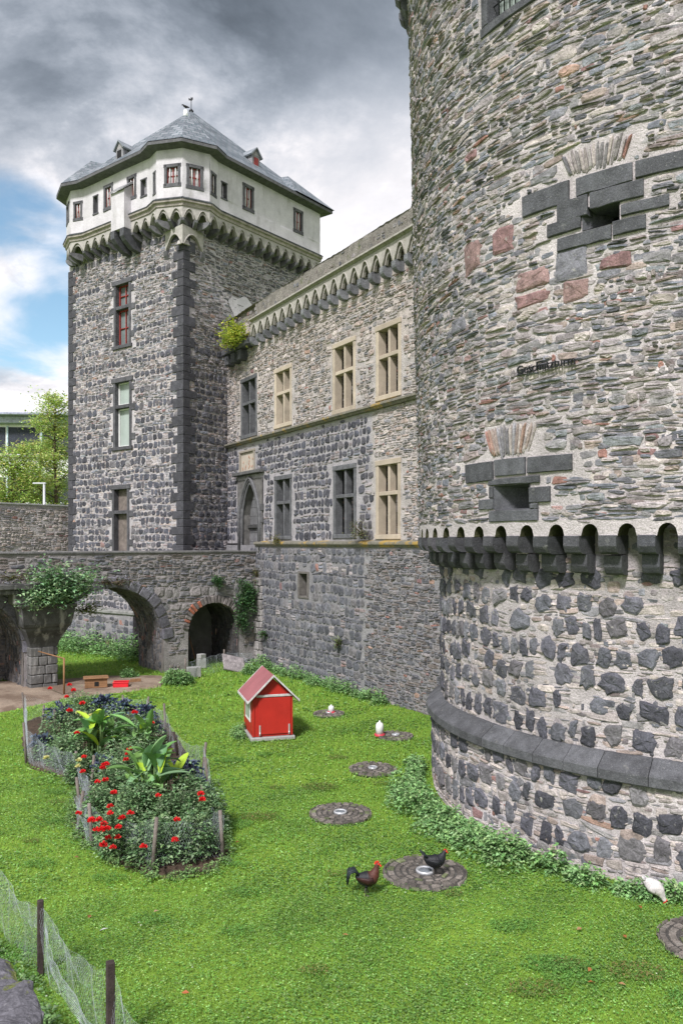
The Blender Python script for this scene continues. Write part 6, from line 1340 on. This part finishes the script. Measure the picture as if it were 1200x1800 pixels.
# ================================================================= BIRDS
def chicken(px, py, label, kind, rz, scale, z=0.0):
    c = gnd(px, py, z); c[2] = z; t = thing('rooster' if kind == 'rooster' else 'hen', c, label, 'rooster' if kind == 'rooster' else 'hen', rz=rz)
    D_ = dict(rooster=((.012, .013, .016), (.035, .012, .011), (.075, .022, .014)), black=((.010, .011, .014), (.010, .011, .014), (.012, .013, .017)), white=((.50, .48, .47), (.44, .42, .41), (.52, .49, .47)))[kind]
    bk, wg_, nk = (np.array(x) for x in D_)
    if kind == 'white': ax = [(-.17, .36), (-.14, .335), (-.09, .30), (-.03, .265), (.035, .235), (.085, .19), (.12, .14), (.145, .10), (.16, .065), (.18, .04), (.19, .03)]
    elif kind == 'rooster': ax = [(-.18, .315), (-.14, .29), (-.08, .265), (-.01, .25), (.06, .26), (.105, .305), (.13, .36), (.145, .41), (.155, .45), (.17, .475), (.195, .478)]
    else: ax = [(-.20, .33), (-.15, .29), (-.09, .255), (-.01, .235), (.06, .245), (.11, .28), (.14, .32), (.16, .355), (.175, .385), (.195, .405), (.215, .405)]
    rd = [.02, .065, .10, .12, .118, .095, .065, .045, .036, .036, .014]; rd = [(r * .88, r) if kind != 'white' else (r * 1.12, r * 1.08) for r in rd]; cols = [bk] * 4 + [bk * .5 + nk * .5] + [nk] * 5 + [nk]
    P = np.array([(x, 0, z_) for x, z_ in ax]) * scale; m = MB()
    # resample for a smooth, continuous body
    tt = np.arange(len(P)); t2 = np.linspace(0, len(P) - 1, 34); sm = lambda A: np.stack([np.interp(t2, tt, np.array(A)[:, j]) for j in range(np.array(A).shape[1])], -1); Pq = sm(P); Rq = sm(np.array(rd) * scale); Cq = sm(np.array(cols))
    for _ in range(2): Pq[1:-1] = (Pq[:-2] + Pq[1:-1] * 2 + Pq[2:]) / 4; Rq[1:-1] = (Rq[:-2] + Rq[1:-1] * 2 + Rq[2:]) / 4
    tube(m, Pq, Rq * (1 + rng.uniform(-.04, .04, (34, 1))), 16, Cq, 0, True, True)
    part('body', m, M['feather'], t, True)
    # tail
    m = MB(); n = 16 if kind == 'rooster' else 11
    for k in range(n):
        q = (k / (n - 1) * 2 - 1); b = P[1] + np.array([.01, q * .03, .02]) * scale
        if kind == 'rooster': e1_ = b + np.array([-.07, q * .05, .09 + .03 * rng.uniform()]) * scale; e2_ = b + np.array([-.14 - .03 * rng.uniform(), q * .07, .08]) * scale; e3_ = b + np.array([-.175 - .02 * rng.uniform(), q * .08, -.02 - .12 * rng.uniform()]) * scale; pp = [b, e1_, e2_, e3_]; rr = [(.012, .02), (.022, .02), (.018, .014), (.004, .004)]
        else:
            up_ = .8 if kind == 'black' else .25; e1_ = b + np.array([-.05, q * .04, .07 * up_]) * scale; e3_ = b + np.array([(-.10 if kind == 'black' else -.05) - .03 * rng.uniform(), q * .05, (.13 + .03 * rng.uniform()) * up_]) * scale; pp = [b, e1_, e3_]; rr = [(.02, .02), (.026, .018), (.008, .006)]
        tube(m, pp, np.array(rr) * scale, 5, bk * rng.uniform(.7, 1.5) + (.0, .006, .006), 0, True)
    part('tail', m, M['feather'], t, True)
    for s_ in (-1, 1):
        m = MB(); W0 = P[5] * .5 + P[4] * .5; W1 = P[2]; pp = [W0 + (0, s_ * .075 * scale, 0), P[4] + (0, s_ * .112 * scale, -.01 * scale), P[3] + (0, s_ * .115 * scale, -.005 * scale), P[2] + (-.02 * scale, s_ * .085 * scale, .0), P[1] + (-.04 * scale, s_ * .045 * scale, -.01 * scale)]
        tube(m, pp, np.array([(.01, .03), (.03, .065), (.03, .07), (.022, .05), (.006, .012)]) * scale, 10, wg_, 0, True); part('wing', m, M['feather'], t, True)
        # leg
        m = MB(); x0 = -.01 if kind != 'white' else -.03; hz = P[3][2] / scale; st_ = .035 * (1 if s_ > 0 else -.4)
        tube(m, np.array([(x0, s_ * .05, hz - .05), (x0 - .01 + st_ * .3, s_ * .05, hz - .12)]) * scale, np.array([.042, .020]) * scale, 8, bk if kind != 'white' else bk * .9)
        tube(m, np.array([(x0 - .01 + st_ * .3, s_ * .05, hz - .115), (x0 - .025 + st_ * .6, s_ * .05, .09), (x0 + st_, s_ * .05, .008)]) * scale, np.array([.010, .008, .009]) * scale, 6, (.10, .09, .08))
        for an in (-.5, 0, .5, math.pi): ll = .055 if an < 3 else .025; b = np.array([x0 + st_, s_ * .05, .008]); tube(m, np.array([b, b + (ll * math.cos(an), ll * math.sin(an), -.003)]) * scale, np.array([.007, .003]) * scale, 5, (.10, .09, .08))
        part('leg', m, M['skin'], t, True)
    hd = P[-2]; dr = P[-1] - P[-3]; dr /= np.linalg.norm(dr); up_ = np.cross(dr, (0, 1, 0)); up_ = up_ if up_[2] > 0 else -up_; big = 1.0 if kind == 'rooster' else .6
    m = MB(); tube(m, [hd + dr * .028 * scale, hd + dr * .045 * scale - up_ * .002, hd + dr * .062 * scale - up_ * .01 * scale], np.array([.013, .009, .002]) * scale, 6, (.25, .18, .08)); part('beak', m, M['skin'], t, True)
    rc = (.62, .03, .02); m = MB(); comb = [(-.04, .02), (-.045, .05), (-.025, .042), (-.018, .068), (.0, .046), (.01, .066), (.02, .04), (.032, .05), (.034, .018)]
    extr(m, hd - np.array([0, .005, 0]) * scale, dr, up_, [(a * scale * big, .02 * scale + (b - .02) * scale * big) for a, b in comb], np.array([0, .010, 0]) * scale, rc); part('comb', m, M['skin'], t, True)
    m = MB()
    for s_ in (-1, 1): q = hd + dr * .018 * scale - up_ * .025 * scale + (0, s_ * .012 * scale, 0); tube(m, [q, q - up_ * .025 * scale * big, q - up_ * .045 * scale * big], np.array([.008, .013, .004]) * scale, 6, rc); q = hd + dr * .008 * scale + (0, s_ * .022 * scale, 0); tube(m, [q - dr * .016 * scale, q + dr * .004 * scale, q + dr * .018 * scale], np.array([.006, .018, .006]) * scale, 6, rc)
    part('wattles', m, M['skin'], t, True); return t
chicken(645, 1573, 'rooster with dark red back and black tail standing on the grass', 'rooster', .12, 1.0)
chicken(764, 1537, 'black hen standing on the round stone cover', 'black', .15, .92, .06)
chicken(1149, 1583, 'white hen pecking at the grass below the round tower', 'white', -.55, .86)
# ================================================================= LAWN COVER
cov = [(gnd(x, y)[:2], r) for x, y, r in ((578, 1252, .55), (695, 1291, .55), (655, 1349, .60), (598, 1427, .65), (747, 1530, .73), (1250, 1652, .72))]
pathp = np.array([gnd(x, y)[:2] for x, y in ((288, 1186), (288, 1205), (215, 1217), (120, 1228), (40, 1246), (-60, 1264), (-160, 1240), (-60, 1196), (70, 1194), (190, 1185))])
def lawn():
    mb = MB()
    for y0, y1, dens, sz, hh in ((7.6, 12.5, 2600, .030, .028), (12.5, 18, 1300, .042, .03), (18, 26, 480, .065, .035), (26, 42, 140, .11, .05)):
        xl, xr = -.46 * y1 - .6, .46 * y1 + .6; n = int((xr - xl) * (y1 - y0) * dens); P = np.stack([rng.uniform(xl, xr, n), rng.uniform(y0, y1, n), np.zeros(n)], -1)
        ok = (np.abs(P[:, 0] / P[:, 1]) < .47) & (np.hypot(P[:, 0] - TC[0], P[:, 1] - TC[1]) > 6.5) & ((P[:, :2] - PO[:2]) @ PN[:2] > 0) & ~inpoly(P, bed) & ~inpoly(P, pathp)
        for c, r in cov: ok &= np.hypot(P[:, 0] - c[0], P[:, 1] - c[1]) > r - .03 + .05 * np.sin(9 * np.arctan2(P[:, 1] - c[1], P[:, 0] - c[0])) - .12 * (rng.uniform(0, 1, n) < .25)
        P = P[ok]; n = len(P)
        pat = .5 * np.sin(P[:, 0] * .45 + 1) * np.sin(P[:, 1] * .6) + np.sin(P[:, 0] * 1.1 + np.sin(P[:, 1] * .9) * 1.5) * np.cos(P[:, 1] * 1.3 + P[:, 0] * .4) + .5 * np.sin(P[:, 0] * 3.7 - P[:, 1] * 2.9)
        clover = rng.uniform(0, 1, n) < np.clip(.45 + .28 * pat + .02 * (14 - P[:, 1]), .12, .85); P[:, 2] = rng.uniform(0, hh, n) * .8
        nc = int(clover.sum()); leaves(mb, P[clover], sz * rng.uniform(.6, 1.2, nc), lcol(nc, np.array([(.14, .30, .055), (.19, .36, .085), (.10, .225, .045), (.27, .43, .14)]), .38, .12) * (1 - .18 * np.clip(pat[clover], -1, 1))[:, None], .35, 0, .85, .1)
        g = P[~clover]; m_ = len(g); a = rng.uniform(0, 6.28, m_); L_ = sz * rng.uniform(.7, 1.4, m_); ln = rng.uniform(.2, 1.0, m_)
        d = np.stack([np.cos(a) * ln, np.sin(a) * ln, 1.15 - ln], -1) * L_[:, None]; s = np.stack([-np.sin(a), np.cos(a), 0 * a], -1) * (L_ * .10)[:, None]; g[:, 2] = 0
        V = np.stack([g - s, g + s, g + d * .6 + s * .7, g + d], 1).reshape(-1, 3); b = np.arange(m_)[:, None] * 4; mb.add(V, [b + [0, 1, 2, 3]], np.repeat(lcol(m_, np.array([(.17, .37, .045), (.22, .42, .055), (.28, .46, .075), (.14, .29, .04), (.30, .38, .09)]), .28, .08), 4, 0))
    # rougher, browner tufts and a few bare scratched spots
    for k in range(70):
        cx, cy = rng.uniform(-7, 6), rng.uniform(8.8, 24); 
        if k < 7: cx, cy = rng.uniform(2.0, 4.6), rng.uniform(9.6, 11.6)
        q = np.array([[cx, cy]])
        if np.hypot(cx - TC[0], cy - TC[1]) < 7.2 or inpoly(q, bed)[0] or any(np.hypot(cx - c[0], cy - c[1]) < r + .25 for c, r in cov) or np.hypot(cx + 2.1, cy - 23) < 1.4: continue
        r = rng.uniform(.08, .28); pal_ = np.array([(.20, .17, .06), (.16, .22, .06), (.10, .20, .04)]) if k % 3 == 0 else np.array([(.10, .24, .045), (.15, .30, .07)])
        n_ = int(900 * r * r * 9); a_ = rng.uniform(0, 6.28, n_); d_ = r * np.sqrt(rng.uniform(0, 1, n_)); leaves(mb, np.stack([cx + d_ * np.cos(a_) * 1.6, cy + d_ * np.sin(a_), rng.uniform(.01, .05, n_)], -1), .04, lcol(n_, pal_, .3, .1), .9, 0, .5, .2)
    n = 420; P = np.stack([rng.uniform(-8, 7, n), rng.uniform(8.5, 24, n) ** 1.0, np.full(n, .045)], -1); P = P[(np.hypot(P[:, 0] - TC[0], P[:, 1] - TC[1]) > 7.3) & ~inpoly(P, bed)]; leaves(mb, P, .03, lcol(len(P), np.array([(.55, .58, .45), (.4, .5, .15), (.35, .28, .12)]), .2, .05), .3, 0, .9, .05)
    single('grass', mb, M['grass'], (0, 0, 0), 'short green grass mixed with clover covering the moat floor', 'grass', kind='stuff')
lawn()
fl = [(130, 1511, .2, .09, .04), (160, 1614, .28, .12, .05), (270, 1609, .45, .3, .2), (421, 1483, .35, .08, .04), (333, 1752, .42, .12, .04), (1022, 1637, .35, .2, .1), (1038, 1708, .4, .16, .06), (1100, 1655, .38, .14, .05), (1032, 1733, .4, .12, .04), (1085, 1735, .36, .2, .1), (1122, 1597, .3, .1, .04), (612, 1650, .4, .2, .08)]
lab = ['left of the bed just past its near corner', 'well below the flower bed', 'pale one right of the brown leaf below the bed', 'right beside the near right stake', 'orange one near the bottom, right of the near fence', 'by the lower right, nearest the white hen side of the lawn', 'lower right of the lawn, the largest there', 'just left of the cut off stone cover', 'bottom right, left one of a low pair', 'bottom right, right one of a low pair', 'below the nettles left of the white hen', 'alone below the rooster']
for (x, y, r, g, b), s_ in zip(fl, lab):
    c = gnd(x, y); m = MB(); leaves(m, np.array([c + (0, 0, .05)]), .10, np.array([(r, g, b)]), .1, 0, .6, .1); single('fallen_leaf', m, M['leaf'], c, 'dry fallen leaf, ' + s_, 'leaf', 'fallen leaves')
c = gnd(175, 1642); m = MB(); leaves(m, np.array([c + (0, 0, .05)]), .13, np.array([(.6, .6, .58)]), .1, 0, .3, .05); single('feather', m, M['leaf'], c, 'single white feather lying on the lawn below the flower bed', 'feather')
